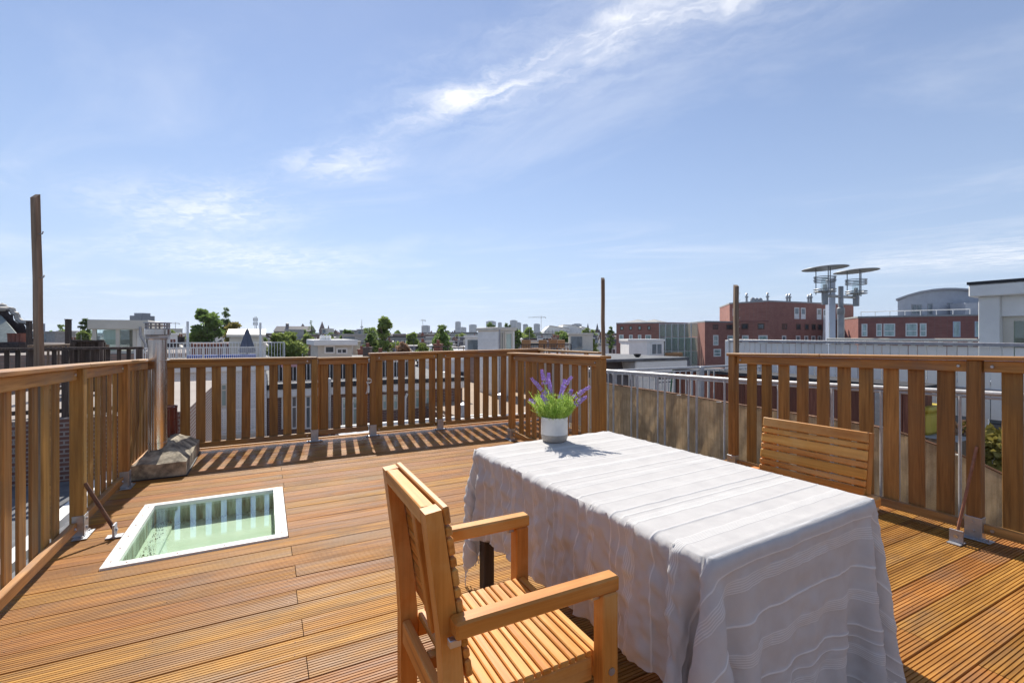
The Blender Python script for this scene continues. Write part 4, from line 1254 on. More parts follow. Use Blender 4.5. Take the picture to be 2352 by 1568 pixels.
lw_ = bthing('annex_roof', 'low pale flat roofed annex in front of the white brick house', 'annex', -6, 9.5)
uvbox(lw_, -7.5, .35, 9.5, 16.2, GZ, -1.95, 'cream_paint', 'wall')
uvbox(lw_, -7.6, .45, 9.4, 16.3, -1.949, -1.72, 'grey_roof', 'roof')
uvbox(lw_, -7.62, .47, 9.28, 9.395, -1.95, -1.62, 'white_paint', 'parapet')

# gravel roof with the white stair house
V3 = 14.2
gr = bthing('gravel_roof_house', 'house with a brown gravel covered flat roof beyond the short fence', 'house', u_at(1080, V3), V3)
gz = z_uv(958, u_at(1130, V3), V3)
ga, gb = u_at(1062, V3), u_at(1062, V3) + 8.5
uvbox(gr, ga, gb, V3, V3 + 12, GZ, gz - .12, 'brown_brick', 'wall')
uvbox(gr, ga + .1, gb - .1, V3 + .1, V3 + 11.9, gz - .119, gz, 'gravel', 'gravel_bed')
part('parapet', MB().box(ga - gr['_uv'][0] - .05, gb - gr['_uv'][0], -.06, .095, gz - .13 - GZ, gz + .05 - GZ, .02), 'white_paint', gr)
for x, h_ in ((z3x(950), .30), (z3x(1300), .55)):
    u = u_at(x, V3 + .5)
    part('vent_pipe', MB().lathe([(.10, gz - GZ), (.10, gz - GZ + h_), (.17, gz - GZ + h_ + .02), (.17, gz - GZ + h_ + .12), (.0, gz - GZ + h_ + .2)], 14, (u - gr['_uv'][0], .5, 0)), 'galv_dull', gr, smooth=True)
V4 = 19.0
a, b = u_at(1145, V4), u_at(1182, V4)
vbk = v_at(1098, a)
st = bthing('stair_house', 'cream clad rooftop stair house with a glazed door above the gravel roof', 'roof house', a, V4, gz)
zt4 = z_uv(751, a, V4)
uvbox(st, a, b, V4, vbk, gz, zt4 - .16, 'white_paint', 'wall')
uvbox(st, a - .08, b + .07, V4 - .08, vbk + .08, zt4 - .159, zt4, 'cream_paint', 'fascia', .015)
nb = 17
for i in range(nb):
    z0 = .05 + (zt4 - gz - .25) * i / nb; hh = (zt4 - gz - .25) / nb
    M = Matrix.Translation((0, 0, z0)) @ Matrix.Rotation(radians(4), 4, 'Y')
    part('clapboard', MB().box(-.016, -.001, -.01, vbk - V4 + .01, 0, hh * .985, 0, M), 'white_paint', st)
uvwin(st, V4, 1158, 762, 1177, 806, frame='cream_paint', glass='pane_green', fw=.08)
uvwin(st, V4, 1149, 762, 1156, 806, frame='cream_paint', glass='pane_mid', fw=.05)
pipe_uv(st, [(a + .02, V4 - .07, zt4 - .1), (a + .02, V4 - .07, gz)], .035, 'galv_dull')
# dark railing and terrace furniture right of it
tv_ = V4 + 1.2
rg = bthing('terrace_railing', 'thin black metal railing of the roof terrace beside the stair house', 'railing', u_at(1184, tv_), tv_, z_uv(812, u_at(1240, tv_), tv_))
railing(rg, 0, u_at(1312, tv_) - u_at(1184, tv_), 0, 0, z_uv(790, u_at(1240, tv_), tv_) - rg.location.z, 34, 'dark_metal', .008, 0, .014, .03)
fr2 = random.Random(8)
for i in range(5):
    x = 1205 + i * 22; v = tv_ + 1.0 + (i % 2) * .7; u = u_at(x, v)
    c_ = dthing('terrace_chair', 'small teak chair behind the black terrace railing', 'chair', u, v, rg.location.z - .2, fr2.uniform(0, 6), 'teak chairs on the far terrace')
    part('seat', MB().box(-.22, .22, -.22, .22, .42, .45, .01), 'teak_far', c_)
    part('backrest', MB().box(-.22, -.19, -.22, .22, .46, .88, .01), 'teak_far', c_)
    for sx in (-1, 1):
        for sy in (-1, 1): part('leg', MB().box(sx * .2 - .02, sx * .2 + .02, sy * .2 - .02, sy * .2 + .02, 0, .419), 'teak_far', c_)
tf = bthing('terrace_floor_house', 'house carrying the far roof terrace with the black railing', 'house', u_at(1184, tv_), tv_ - .3)
uvbox(tf, u_at(1184, tv_) + .1, u_at(1184, tv_) + 5.5, tv_ - .25, tv_ + 7, GZ, rg.location.z - .21, 'city_brick', 'wall')

# ------------------------------------------------------------------ left: neighbour terrace railings, houses
def slat_rail(label, u, v, rz, L, top, hgt, n, mat='dark_fence', group=None, sw=.055):
    t_ = dthing('neighbour_railing', label, 'railing', u, v, top - hgt, rz, group)
    part('top_rail', MB().box(0, L, -.05, .05, hgt - .04, hgt, .005), mat, t_)
    part('bottom_rail', MB().box(0, L, -.025, .025, .05, .11), mat, t_)
    sm_ = MB().box(-sw / 2, sw / 2, .026, .046, .0, hgt - .041).mesh('slat', mat)
    rq = random.Random(n)
    for i in range(n):
        link('slat', sm_, t_, (L * (i + .5) / n + rq.uniform(-.01, .01), 0, 0))
    for i in range(int(L / 1.8) + 2):
        x = min(L - .04, .04 + i * L / (int(L / 1.8) + 1)); part('post', MB().box(x - .04, x + .04, -.11, -.051, -.05, hgt - .041), mat, t_)
    return t_
# terrace along e1 beyond the left fence
nv_ = 9.6
ux0, ux1 = u_at(-60, nv_), u_at(330, nv_)
slat_rail('dark brown slatted railing of the neighbouring terrace beyond the left fence', ux0, nv_, 0, ux1 - ux0, z_uv(797, u_at(200, nv_), nv_), 1.05, int((ux1 - ux0) / .125))
vv = 13.0
slat_rail('older dark slatted railing behind the neighbouring terrace, below the glass roof room', u_at(165, vv), vv, 0, u_at(240, vv) - u_at(165, vv), z_uv(781, u_at(200, vv), vv), 1.1, 18)
slat_rail('grey weathered railing running back from the leaning pole', u_at(70, 12.0), 12.0, pi / 2 - .1, 3.2, z_uv(792, u_at(70, 12.0), 12.0), 1.0, 16, 'old_wood')
nb_ = bthing('neighbour_house', 'house with a flat roof under the dark railed neighbouring terrace', 'house', ux0, nv_ - .3)
uvbox(nb_, ux0 - 1, ux1 + .6, nv_ - .25, nv_ + 6, GZ, z_uv(797, u_at(200, nv_), nv_) - 1.06, 'brown_brick', 'wall')
# roof right next to the left fence: grey felt with white gutter and facade behind
ng = bthing('grey_felt_roof', 'grey felt covered roof just below the left fence', 'roof', -5.2, 1.0)
uvbox(ng, -6.6, -2.3, -1.0, 9.2, GZ, -.95, 'brown_brick', 'wall')
uvbox(ng, -6.7, -2.2, -1.1, 9.3, -.949, -.80, 'bitumen', 'roof')
uvbox(ng, -2.195, -2.05, -1.1, 9.3, -.95, -.72, 'white_paint', 'gutter')
uvbox(ng, -4.6, -4.5, -1.0, 9.2, -.799, -.76, 'white_paint', 'roof_seam')
uvbox(ng, -6.9, -6.705, -1.1, 9.3, -.95, -.55, 'white_paint', 'parapet')
lfz = bthing('left_brick_house', 'dark brick house with tall cream windows beyond the grey felt roof', 'house', -9.0, 1.0)
uvbox(lfz, -15, -9.0, -3, 9.2, GZ, .45, 'brown_brick', 'wall')
uvbox(lfz, -15.1, -8.9, -3.1, 9.3, .451, .60, 'white_paint', 'cornice')
for i in range(6):
    v0 = -.5 + i * 1.55
    f = MB().box(0, .06, 0, .95, 0, .09).box(0, .06, 0, .95, 1.51, 1.6).box(0, .06, 0, .09, .091, 1.509).box(0, .06, .86, .95, .091, 1.509).box(0, .055, .091, .859, 1.0, 1.06)
    wi = part('window', f, 'cream_paint', lfz, (-8.999 + 9.0, v0 - 1.0, -1.35 - GZ))
    part('pane', MB().box(.004, .02, .085, .865, .085, 1.515), 'pane_green', wi)

# glass roof room
Vg = 27.0
ga, gb = u_at(214, Vg), u_at(333, Vg)
zg1, zg0 = z_uv(734, ga, Vg), z_uv(806, ga, Vg)
gh = bthing('glass_roof_room', 'white flat roofed glass room on a neighbouring roof', 'roof house', ga, Vg, zg0)
wdt = gb - ga
part('fascia', MB().box(-.15, wdt + .15, -.2, 3.4, zg1 - zg0 - .42, zg1 - zg0, .02), 'cream_paint', gh)
for x in (0.05, wdt * .47, wdt * .80, wdt - .05):
    part('post', MB().box(x - .07, x + .07, -.07, .07, 0, zg1 - zg0 - .421), 'cream_paint', gh)
part('sill', MB().box(0, wdt, -.1, .1, -.12, -.001), 'cream_paint', gh)
part('pane', MB().box(.121, wdt * .47 - .071, -.01, .01, .001, zg1 - zg0 - .422), 'clear_glass', gh)
part('pane', MB().box(wdt * .47 + .071, wdt * .80 - .071, -.01, .01, .001, zg1 - zg0 - .422), 'clear_glass', gh)
part('side_wall', MB().box(wdt * .80 + .071, wdt - .121, -.01, .05, .001, zg1 - zg0 - .422), 'white_paint', gh)
part('curtain', MB().box(.3, wdt * .40, .25, .28, .0, zg1 - zg0 - .45), 'curtain', gh)
part('back_wall', MB().box(.0, wdt, 3.1, 3.2, .0, zg1 - zg0 - .43), 'concrete', gh)
part('downpipe', MB().path([(wdt * .93, -.23, zg1 - zg0 - .3), (wdt * .93, -.23, zg1 - zg0 - .7), (wdt + .05, -.12, zg1 - zg0 - 1.1), (wdt + .05, -.12, 0)], .05, 8), 'galv_dull', gh)
gbh = bthing('terrace_house', 'brick house carrying the glass roof room', 'house', ga - 1, Vg - .4)
uvbox(gbh, ga - 4, gb + 2, Vg - .3, Vg + 8, GZ, zg0 - .13, 'city_brick', 'wall')

# gabled roof at the far left edge
Yg = 24.0
gp = at(0, 800, Yg); gl = thing('gabled_house', 'old house with dark ornamental gable and pale slate roof at the left edge', 'house', (gp.x - 2, Yg, GZ))
def gl_p(px, py, Y): p = at(px, py, Y); return (p.x - gl.location.x, p.y - gl.location.y, p.z - gl.location.z)
gx = [zq(0, 720, *q) for q in ((-260, 560), (-260, 190), (0, 190), (75, 205), (85, 235), (120, 250), (125, 290), (165, 320), (215, 325), (235, 355), (240, 400), (285, 430), (300, 460), (350, 470), (352, 560))]
ft = [gl_p(x, y, Yg + .9) for x, y in gx]; bt = [gl_p(x, y, Yg + 1.35) for x, y in gx]
m = MB(); n = len(ft); m.v = ft + bt
m.f = [tuple(range(n)), tuple(range(2 * n - 1, n - 1, -1))] + [(i, (i + 1) % n, n + (i + 1) % n, n + i) for i in range(n)]
part('gable', m, 'dark_brick', gl)
cop = MB()
for (p, q) in zip(ft[2:-2], ft[3:-1]):
    P_, Q_ = Vector(p) + Vector((0, .2, .05)), Vector(q) + Vector((0, .2, .05))
    cop.tube(P_, Q_, .13, .13, 6)
part('coping', cop, 'stone_trim', gl)
rf = [gl_p(*zq(0, 720, *q), Y) for q, Y in (((-220, 245), Yg + .85), ((10, 250), Yg + .85), ((255, 545), Yg - 1.2), ((-220, 545), Yg - 1.2))]
m = MB(); m.v = rf + [(p[0], p[1] + .12, p[2] - .1) for p in rf]; m.f = [(0, 1, 2, 3), (7, 6, 5, 4), (0, 4, 5, 1), (1, 5, 6, 2), (2, 6, 7, 3), (3, 7, 4, 0)]
part('roof', m, 'slate_green', gl)
p0 = gl_p(*zq(0, 720, -20, 495), Yg - 1.6); p1 = gl_p(*zq(0, 720, 170, 495), Yg - 1.6)
part('chimney', MB().box(p0[0], p1[0], p0[1], p0[1] + .7, p0[2] - 2.2, p0[2], .03).box(p0[0] - .06, p1[0] + .06, p0[1] - .06, p0[1] + .76, p0[2] - .25, p0[2] - .02, .02), 'dark_brick', gl)
for i in range(4):
    xx = p0[0] + .25 + (p1[0] - p0[0] - .3) * i / 3.3
    part('clay_pot', MB().lathe([(.12, 0), (.13, .36), (.15, .38), (.15, .42), (.10, .42)], 12, (xx, p0[1] + .35, p0[2])), 'clay_red', gl)
c0 = gl_p(*zq(0, 720, -5, 205), Yg + 1.1); 
part('stone_cap', MB().lathe([(.42, 0), (.5, .1), (.5, .18), (.2, .26), (.16, .36), (0, .45)], 14, (c0[0] + .15, c0[1], c0[2] - .05)), 'stone_trim', gl)
part('wall', MB().box(-6, gl_p(*zq(0, 720, 352, 470), Yg)[0], .9, 9, 0, gl_p(0, 800, Yg)[2] + .2), 'dark_brick', gl)
for x, yt, Y, nm in ((zq(0, 720, 268, 0)[0], zq(0, 720, 0, 305)[1], 19.0, 'thin dark wooden post between the gabled house and the leaning pole'), (zq(0, 720, 627, 0)[0], zq(0, 720, 0, 292)[1], 17.0, 'thin dark wooden post in front of the glass roof room')):
    p = at(x, yt, Y); q = at(x, 806, Y)
    t_ = thing('terrace_post', nm, 'post', (q.x, Y, q.z - .8))
    part('shaft', MB().box(-.07, .07, -.07, .07, 0, p.z - q.z + .8, .01), 'dark_fence', t_)
    part('cap', MB().box(-.085, .085, -.085, .085, p.z - q.z + .801, p.z - q.z + .83, .01), 'dark_fence', t_)

# ================================================================== RIGHT SIDE
# galvanised balcony railing with hessian screen, beyond the right fence
BU = 5.02
bal = dthing('balcony_railing', 'galvanised balcony railing with paired round bars between deck and red shed', 'railing', BU, 0)
vA, vM, vB = v_at(1398, BU), v_at(1690, BU), v_at(2420, BU)
hA, hM, hB = z_uv(851, BU, vA), z_uv(872, BU, vM), z_uv(905, BU, v_at(2304, BU))
def bal_h(v):
    return hA + (hM - hA) * (v - vA) / (vM - vA) if v > vM else hM + (hB - hM) * (v - vM) / (v_at(2304, BU) - vM)
pts = [vA + 1.2, vA, vM, vB, vB - 1.0]
for a, b in zip(pts[:-1], pts[1:]):
    part('handrail', MB().tube((0, a, bal_h(a)), (0, b, bal_h(b)), .021, .021, 10), 'zinc', bal, smooth=True)
    part('flat_rail', MB().box(-.006, .006, 0, 1, 0, 1) if False else MB().tube((0.0, a, bal_h(a) - .035), (0.0, b, bal_h(b) - .035), .012, .012, 6), 'zinc', bal)
v = vA + 1.1
while v > vB - .9:
    for dv, r in ((0, .012), (-.135, .015)):
        vv = v + dv
        part('bar', MB().tube((-.018, vv, -.6), (-.018, vv, bal_h(vv) - .03), r, r, 8), 'zinc', bal, smooth=True)
    v -= .555
# side along e1
bs = dthing('balcony_railing', 'galvanised side railing of the same balcony in front of the white dormer', 'railing', BU, vA - .05)
h2 = hA
L2 = 6.0
part('handrail', MB().tube((.03, 0, h2), (L2, 0, h2), .022, .022, 10), 'zinc', bs, smooth=True)
part('flat_rail', MB().tube((.03, 0, h2 - .06), (L2, 0, h2 - .06), .012, .012, 6), 'zinc', bs)
for i in range(40):
    x = .10 + i * .148
    part('bar', MB().tube((x, 0, -.6), (x, 0, h2 - .06), .012 if i % 3 else .022, .012 if i % 3 else .022, 6), 'zinc', bs)
part('post', MB().box(2.05, 2.15, -.05, .05, -.6, h2 + .01, .006), 'zinc', bs)
# hessian
hs_ = dthing('hessian_screen', 'brown hessian cloth screen tied along the galvanised balcony railing', 'screen', BU + .03, 0)
keys = [(v_at(1398, BU) + 1.2, .66), (v_at(1400, BU), z_uv(881, BU, v_at(1400, BU)))]
for x, y in ((1560, 904), (1689, 926), (1774, 940), (1876, 956), (2029, 981), (2092, 1001), (2159, 1024), (2237, 1059), (2314, 1094)):
    vv = v_at(x, BU); keys.append((vv, z_uv(y, BU, vv)))
keys.append((vB - .9, keys[-1][1] - .1))
ks = sorted(keys)
def top_at(v): return float(np.interp(v, [k_[0] for k_ in ks], [k_[1] for k_ in ks]))
m = MB(); nx, nz = 260, 26
va_, vb_ = ks[0][0], ks[-1][0]
for i in range(nx + 1):
    v = va_ + (vb_ - va_) * i / nx; tz = top_at(v) + .006 * mn.noise(Vector((v * 9, 0, 0)))
    for j in range(nz + 1):
        f = j / nz; z = -.62 + (tz + .62) * f
        dx = .022 * mn.noise(Vector((v * 4.5, z * 1.2, 3))) + .020 * mn.noise(Vector((v * 9 + z * 3, z * 3, 7))) * (1 - .5 * f)
        m.v.append((dx + .02, v, z))
for i in range(nx):
    for j in range(nz): p = i * (nz + 1) + j; m.f.append((p, p + nz + 1, p + nz + 2, p + 1))
t = translucent('hessian', (.30, .21, .12), .35, .9)
vec = t.coord('Object', (1, 1, 1), False)
n1 = t.noise(vec, 3.0, 8, .7); n2 = t.noise(t.coord('Object', (1, 9, .5), False), 4, 4)
fine = t.noise(vec, 140, 2)
col = t.mix(t.rng(n1, .35, .68), (.40, .26, .13), (.66, .47, .27))
col = t.mix(t.rng(n2, .42, .62, 0, .45), col, (.25, .16, .085))
col = t.mix(t.rng(fine, .35, .65, 0, .25), col, (.58, .47, .34))
t.set('Base Color', col); t.bump(fine, .5, .003)
for nd in t.n:
    if nd.type == 'BSDF_TRANSLUCENT': t.l.new(col, nd.inputs[0])
o = part('cloth', m, 'hessian', hs_, smooth=True)
hm = MB()
pv = None
for i in range(0, 131):
    v = va_ + (vb_ - va_) * i / 130; p = (.02 + .022 * mn.noise(Vector((v * 4.5, top_at(v) * 1.2, 3))), v, top_at(v) - .012)
    if pv: hm.tube(pv, p, .009, .009, 5, False)
    pv = p
part('hem', hm, 'rust', hs_)
for vv in (v_at(1558, BU), v_at(1650, BU), v_at(2190, BU)):
    z = top_at(vv) - .02
    part('tie', MB().ring((0, 0, 0), .028, .004, 10, 5), 'rope', hs_, (-.02, vv, z))

# red plank shed with felt roof
rsu, rsv0 = 7.62, v_at(1580, 7.62)
rs = dthing('plank_shed', 'dark red vertical plank shed with felt roof beyond the balcony railing', 'shed', rsu, 0, -.9)
v0, v1 = v_at(2108, rsu), v_at(1556, rsu)
zt = z_uv(855, rsu, v_at(1640, rsu))
n = 26
rq = random.Random(2)
for i in range(n):
    a = v0 + (v1 - v0) * i / n; b = v0 + (v1 - v0) * (i + 1) / n
    d = rq.uniform(0, .008)
    part('plank', MB().box(-.02 - d, .0, a + .003, b - .003, .0, zt + .9 - .02, .003), 'red_planks', rs)
part('wall', MB().box(.001, .40, v0, v1, 0, zt + .9 - .021), 'red_planks', rs)
part('roof', MB().prism([(-.09, zt + .9 - .019), (.48, zt + .9 - .01), (.48, zt + .9 + .045), (-.09, zt + .9 + .035)], v0 - .06, v1 + .06, 1), 'bitumen_dark', rs)
part('corner_post', MB().box(-.035, .035, v1 - .001, v1 + .06, 0, zt + .87), 'dark_fence', rs)
part('white_post', MB().box(-.09, -.03, v_at(2030, rsu), v_at(2030, rsu) + .07, 0, zt + .86), 'galv', rs)
ho = dthing('garden_hose', 'dark green garden hose hanging at the corner of the red shed', 'hose', rsu - .08, v1 + .02, -.9)
part('hose', MB().path([(0, .0, zt + .95), (.0, .03, zt + .85), (-.02, .05, zt + .6), (-.02, .09, zt + .3), (0, .10, .1)], .016, 8), 'hose_green', ho, smooth=True)

# neighbouring low roof under the balcony
lo_ = bthing('neighbour_roof', 'flat dark roof of the next house under the balcony railing', 'roof', 5.0, 0)
uvbox(lo_, 4.96, 13.3, -3, 6.3, GZ, -.921, 'brown_brick', 'wall')
uvbox(lo_, 4.95, 13.35, -3.1, 6.4, -.92, -.72, 'bitumen', 'roof')

# white rendered roof house at the right edge
Uw = 13.4
vF, vN = v_at(2247, Uw), v_at(2247, Uw) - 6.5
wh = dthing('white_roof_house', 'white rendered roof house with deep fascia and wide curtained window', 'house', Uw, vF, -.9)
zt1 = z_uv(654, Uw, vF); zt0 = z_uv(682, Uw, vF)
zf = -.9
part('fascia', MB().box(-.12, 4.2, vN - vF - .3, .12, zt0 - zf, zt1 - zf, .02), 'white_paint', wh)
part('roof_trim', MB().box(-.14, 4.2, vN - vF - .33, .14, zt1 - zf + .001, zt1 - zf + .06), 'dark_metal', wh)
wv0 = v_at(2296, Uw) - vF
part('wall', MB().box(0, .3, wv0, 0, 0, zt0 - zf - .001, .01), 'white_paint', wh)
part('rear_wall', MB().box(.301, 4.0, -.3, -.002, 0, zt0 - zf - .001), 'white_paint', wh)
part('lintel', MB().box(.08, .3, vN - vF, wv0 - .002, zt0 - zf - .42, zt0 - zf - .002), 'white_paint', wh)
part('window_frame', MB().box(.16, .24, wv0 - .16, wv0 - .003, 1.0, zt0 - zf - .421).box(.16, .24, wv0 - 3.0, wv0 - .161, zt0 - zf - .52, zt0 - zf - .421).box(.16, .24, wv0 - 3.0, wv0 - .161, 1.0, 1.12), 'cream_paint', wh)
part('pane', MB().box(.19, .21, wv0 - 3.0, wv0 - .161, 1.121, zt0 - zf - .521), 'clear_glass', wh)
cm = MB()
nc = 60
for i in range(nc + 1):
    y = wv0 - .25 - 2.6 * i / nc; x = .55 + .05 * sin(i * 1.35)
    cm.v += [(x, y, .3), (x, y, zt0 - zf - .5)]
for i in range(nc): cm.f.append((2 * i, 2 * i + 2, 2 * i + 3, 2 * i + 1))
part('curtain', cm, 'curtain', wh, smooth=True)
part('lower_wall', MB().box(.081, .3, vN - vF, wv0 - .001, 0, .999), 'white_paint', wh)
part('inner_wall', MB().box(3.0, 3.1, vN - vF, -.31, 0, zt0 - zf - .01), 'concrete', wh)
for i in range(3):
    y0 = -6.0 + i * .9
# white house wall with doors, seen between the slats
lw2 = dthing('white_terrace_wall', 'white terrace wall with glazed doors and small iron panel beyond the right fence', 'wall', 10.6, v_at(2100, 10.6), -.72)
L = v_at(2100, 10.6) - v_at(2520, 10.6)
part('wall', MB().box(0, .25, -L, 0, 0, 1.28, .01), 'white_paint', lw2)
part('coping', MB().box(-.05, .3, -L - .02, .03, 1.281, 1.34, .01), 'galv', lw2)
for i in range(4):
    y0 = -.35 - i * L / 4.3
    d_ = part('door', MB().box(-.04, -.001, y0 - .62, y0, .05, 1.2, .008), 'cream_paint', lw2)
    part('pane', MB().box(-.046, -.041, y0 - .52, y0 - .10, .3, 1.12), 'pane_mid', d_)
ir = MB()
for i in range(5): ir.tube((-.12, -L * .42, .55 + i * .11), (-.12, -L * .72, .55 + i * .11), .008, .008, 5)
ir.tube((-.12, -L * .42, .45), (-.12, -L * .42, 1.05), .01, .01, 5).tube((-.12, -L * .72, .45), (-.12, -L * .72, 1.05), .01, .01, 5)
part('iron_panel', ir, 'dark_metal', lw2)
# dry shrubs and yellow crate at its foot
def leaf_cloud(mb, c, r, n, s, rnd, flat=1.0):
    for _ in range(n):
        while True:
            p = Vector((rnd.uniform(-1, 1), rnd.uniform(-1, 1), rnd.uniform(-1, 1)))
            if p.length < 1: break
        p = p * (0.55 + 0.45 * rnd.random()) if p.length > .3 else p
        p = Vector((c[0] + p.x * r[0], c[1] + p.y * r[1], c[2] + p.z * r[2]))
        q = Quaternion((rnd.gauss(0, 1), rnd.gauss(0, 1), rnd.gauss(0, 1), rnd.gauss(0, 1))).normalized()
        ss = s * rnd.uniform(.6, 1.3)
        mb.add([p + q @ Vector(k_) * ss for k_ in ((-1, -.5, 0), (0, -.75, .12), (1, 0, 0), (0, .75, .12))], [(0, 1, 2, 3)])
sr = random.Random(17)
for i, (x, lab) in enumerate(((2140, 'yellowing shrub behind the right fence at the end of the red shed'), (2200, 'dry ochre shrub behind the right fence under the iron panel'), (2262, 'low ochre shrub at the foot of the white terrace wall by the bracketed post'))):
    u = 8.3; v = v_at(x, u)
    s_ = dthing('potted_shrub', lab, 'shrub', u, v, -.72)
    part('pot', MB().lathe([(.16, 0), (.22, .3), (.24, .32), (.20, .32), (.19, .27)], 16), 'clay_red', s_, smooth=True)
    m = MB(); leaf_cloud(m, (0, 0, .62), (.38, .38, .36), 800, .045, sr)
    part('foliage', m, ('leaf_yellow', 'leaf_rust', 'leaf_yellow')[i], s_)
    part('stem', MB().tube((0, 0, .2), (.03, 0, .8), .02, .012, 6), 'bark', s_)
o = part('storage_box', MB().box(-.3, .3, -.2, .2, 0, .3, .04).box(-.32, .32, -.22, .22, .301, .37, .03), 'yellow_plastic', None, W(8.0, v_at(2118, 8.0), -.72))
o.rotation_euler = (0, 0, TH); o.location.z = .05
tag(o, 'yellow storage box on the plinth behind the right fence', 'box')
pln = dthing('brick_plinth', 'low brown wall under the yellow box behind the right fence', 'wall', 8.0, v_at(2118, 8.0), -.72)
part('masonry', MB().box(-.4, .4, -.5, .5, 0, .765, .01), 'old_wood', pln); part('coping', MB().box(-.42, .42, -.52, .52, .7655, .7695), 'concrete', pln)

# white board balustrade
bw_u = 8.9
vS, vE = v_at(1677, bw_u), v_at(2420, bw_u)
wbz = dthing('white_balustrade', 'white board balustrade with grey top rail behind the right fence', 'balustrade', bw_u, 0, -.72)
zS, zE = z_uv(779, bw_u, vS), z_uv(788, bw_u, v_at(2352, bw_u))
L = vS - vE
nb = 40
zmid = lambda v: zS + (zE - zS) * (vS - v) / (vS - v_at(2352, bw_u))
part('top_rail', sheared(0, L, -.05, .05, zS + .72 - .05, zS + .72, zmid(vE) + .72 - .05, 0), 'galv_dull', wbz, (0, vS, 0), rot=(0, 0, -pi / 2))
part('bottom_rail', sheared(0, L, -.02, .02, zS + .02, zS + .08, zmid(vE) + .02, 0), 'galv_dull', wbz, (0, vS, 0), rot=(0, 0, -pi / 2))
bm = MB().box(-.008, .008, -.052, .052, .0, 1.0).mesh('board', 'white_paint')
for i in range(nb):
    v = vS - L * (i + .5) / nb
    o = link('board', bm, wbz, (rq.uniform(-.004, .004), v, zmid(v) + .72 - 1.06 + .0))
for i in range(9):
    v = vS - .03 - (L - .1) * i / 8
    part('post', MB().box(.02, .07, v - .025, v + .025, 0, zmid(v) + .66), 'white_paint', wbz)
part('end_post', MB().box(-.05, .05, vS + .005, vS + .09, 0, zS + .70, .006), 'white_paint', wbz)
tf2 = dthing('far_balustrade', 'second pale balustrade rail running behind the white boards to the white house', 'balustrade', 10.9, 0, -.72)
zz = z_uv(777, 10.9, v_at(2100, 10.9))
vs2, ve2 = v_at(1900, 10.9), v_at(2247, 10.9)
part('top_rail', MB().box(-.04, .04, ve2, vs2, zz + .72 - .05, zz + .72, .006), 'cream_paint', tf2)
for i in range(12):
    y = ve2 + (vs2 - ve2) * (i + .5) / 12
    part('post', MB().box(-.025, .025, y - .025, y + .025, 0, zz + .669), 'cream_paint', tf2)

# twin lamp
lY = 10.5
lp0 = at(1932, 812, lY)
lamp = thing('twin_lamp', 'twin roof lamp with wide grey disc reflectors on a grey post', 'lamp', (lp0.x, lY, -.72))
def lp(px, py): p = at(px, py, lY); return (p.x - lamp.location.x, 0.0, p.z + .72)
def z5(x, y): return zq(1920, 620, x, y)
X0, _, Zt = lp(*z5(668, 352)); zc1 = lp(*z5(670, 545))[2]; zc2 = lp(*z5(670, 600))[2]
part('post', MB().tube((X0, 0, 0), (X0, 0, zc2), .072, .068, 16).tube((X0, 0, zc1), (X0, 0, Zt), .052, .052, 16), 'lamp_grey', lamp, smooth=True)
part('collar', MB().lathe([(.07, zc2 - .02), (.078, zc2), (.078, zc1 - .02), (.053, zc1)], 18, (X0, 0, 0)), 'lamp_grey', lamp, smooth=True)
def luminaire(cx, disc_y, ring_t, ring_b, base_t, base_b, yy, tilt):
    def lp(px, py): p = at(px, py, lY + yy); return (p.x - lamp.location.x, 0.0, p.z + .72)
    xc, _, zd = lp(*z5(cx, disc_y))
    zrt, zrb = lp(*z5(cx, ring_t))[2], lp(*z5(cx, ring_b))[2]
    zb1, zb0 = lp(*z5(cx, base_t))[2], lp(*z5(cx, base_b))[2]
    M = Matrix.Translation((xc, yy, zd)) @ Matrix.Rotation(tilt[0], 4, 'X') @ Matrix.Rotation(tilt[1], 4, 'Y')
    hd = part('luminaire', MB().tube((xc, yy, zb0), (xc, yy, zb1), .062, .066, 16), 'lamp_grey', lamp, smooth=True)
    dm_ = MB().lathe([(.0, .035), (.22, .026), (.435, -.010), (.44, -.020), (.22, .004), (.0, .012)], 40); dm_.v = [tuple(M @ Vector(p)) for p in dm_.v]
    part('disc', dm_, 'lamp_disc', hd, smooth=True)
    rn = MB()
    for i in range(4): rn.ring((xc, yy, zrt - i * .035), .205 - .006 * (i % 2), .009, 26, 6)
    for i in range(2): rn.ring((xc, yy, zrb - i * .05 + .05), .205, .010, 26, 6)
    part('louvre', rn, 'lamp_grey', hd, smooth=True)
    part('louvre_plate', MB().lathe([(.068, zrb - .012), (.20, zrb - .006), (.20, zrb + .002), (.068, zrb + .004)], 26, (xc, yy, 0)), 'lamp_disc', hd, smooth=True)
    for a in (.35, 2.45, 4.5):
        rx, ry = xc + .165 * cos(a), yy + .165 * sin(a)
        part('rod', MB().tube((rx, ry, zrb - .06), (rx, ry, zd + .01), .011, .011, 6), 'lamp_grey', hd)
    part('bulb', MB().lathe([(.055, zb1), (.075, zb1 + .06), (.078, zrt - .12), (.05, zrt - .03), (.0, zrt)], 18, (xc, yy, 0)), 'bulb_glass', hd, smooth=True)
    part('lamp_socket', MB().tube((xc, yy, zb1), (xc, yy, zb1 + .16), .045, .04, 12), 'white_paint', hd, smooth=True)
    return xc, (zb1 + zb0) / 2 + .06, yy
a_ = luminaire(522, 180, 265, 400, 400, 520, -.25, (radians(-2), radians(-2.5)))
b_ = luminaire(808, 208, 292, 418, 430, 533, .25, (radians(-2), radians(-2.5)))
for (xc, z_, yy) in (a_, b_):
    zz = lp(*z5(620, 445))[2]
    part('arm', MB().tube((X0, 0, zz), (xc, yy, zz), .032, .032, 10), 'lamp_grey', lamp, smooth=True)
p1 = at(*z5(573, 290), 11.2); p0 = at(*z5(573, 960), 11.2)
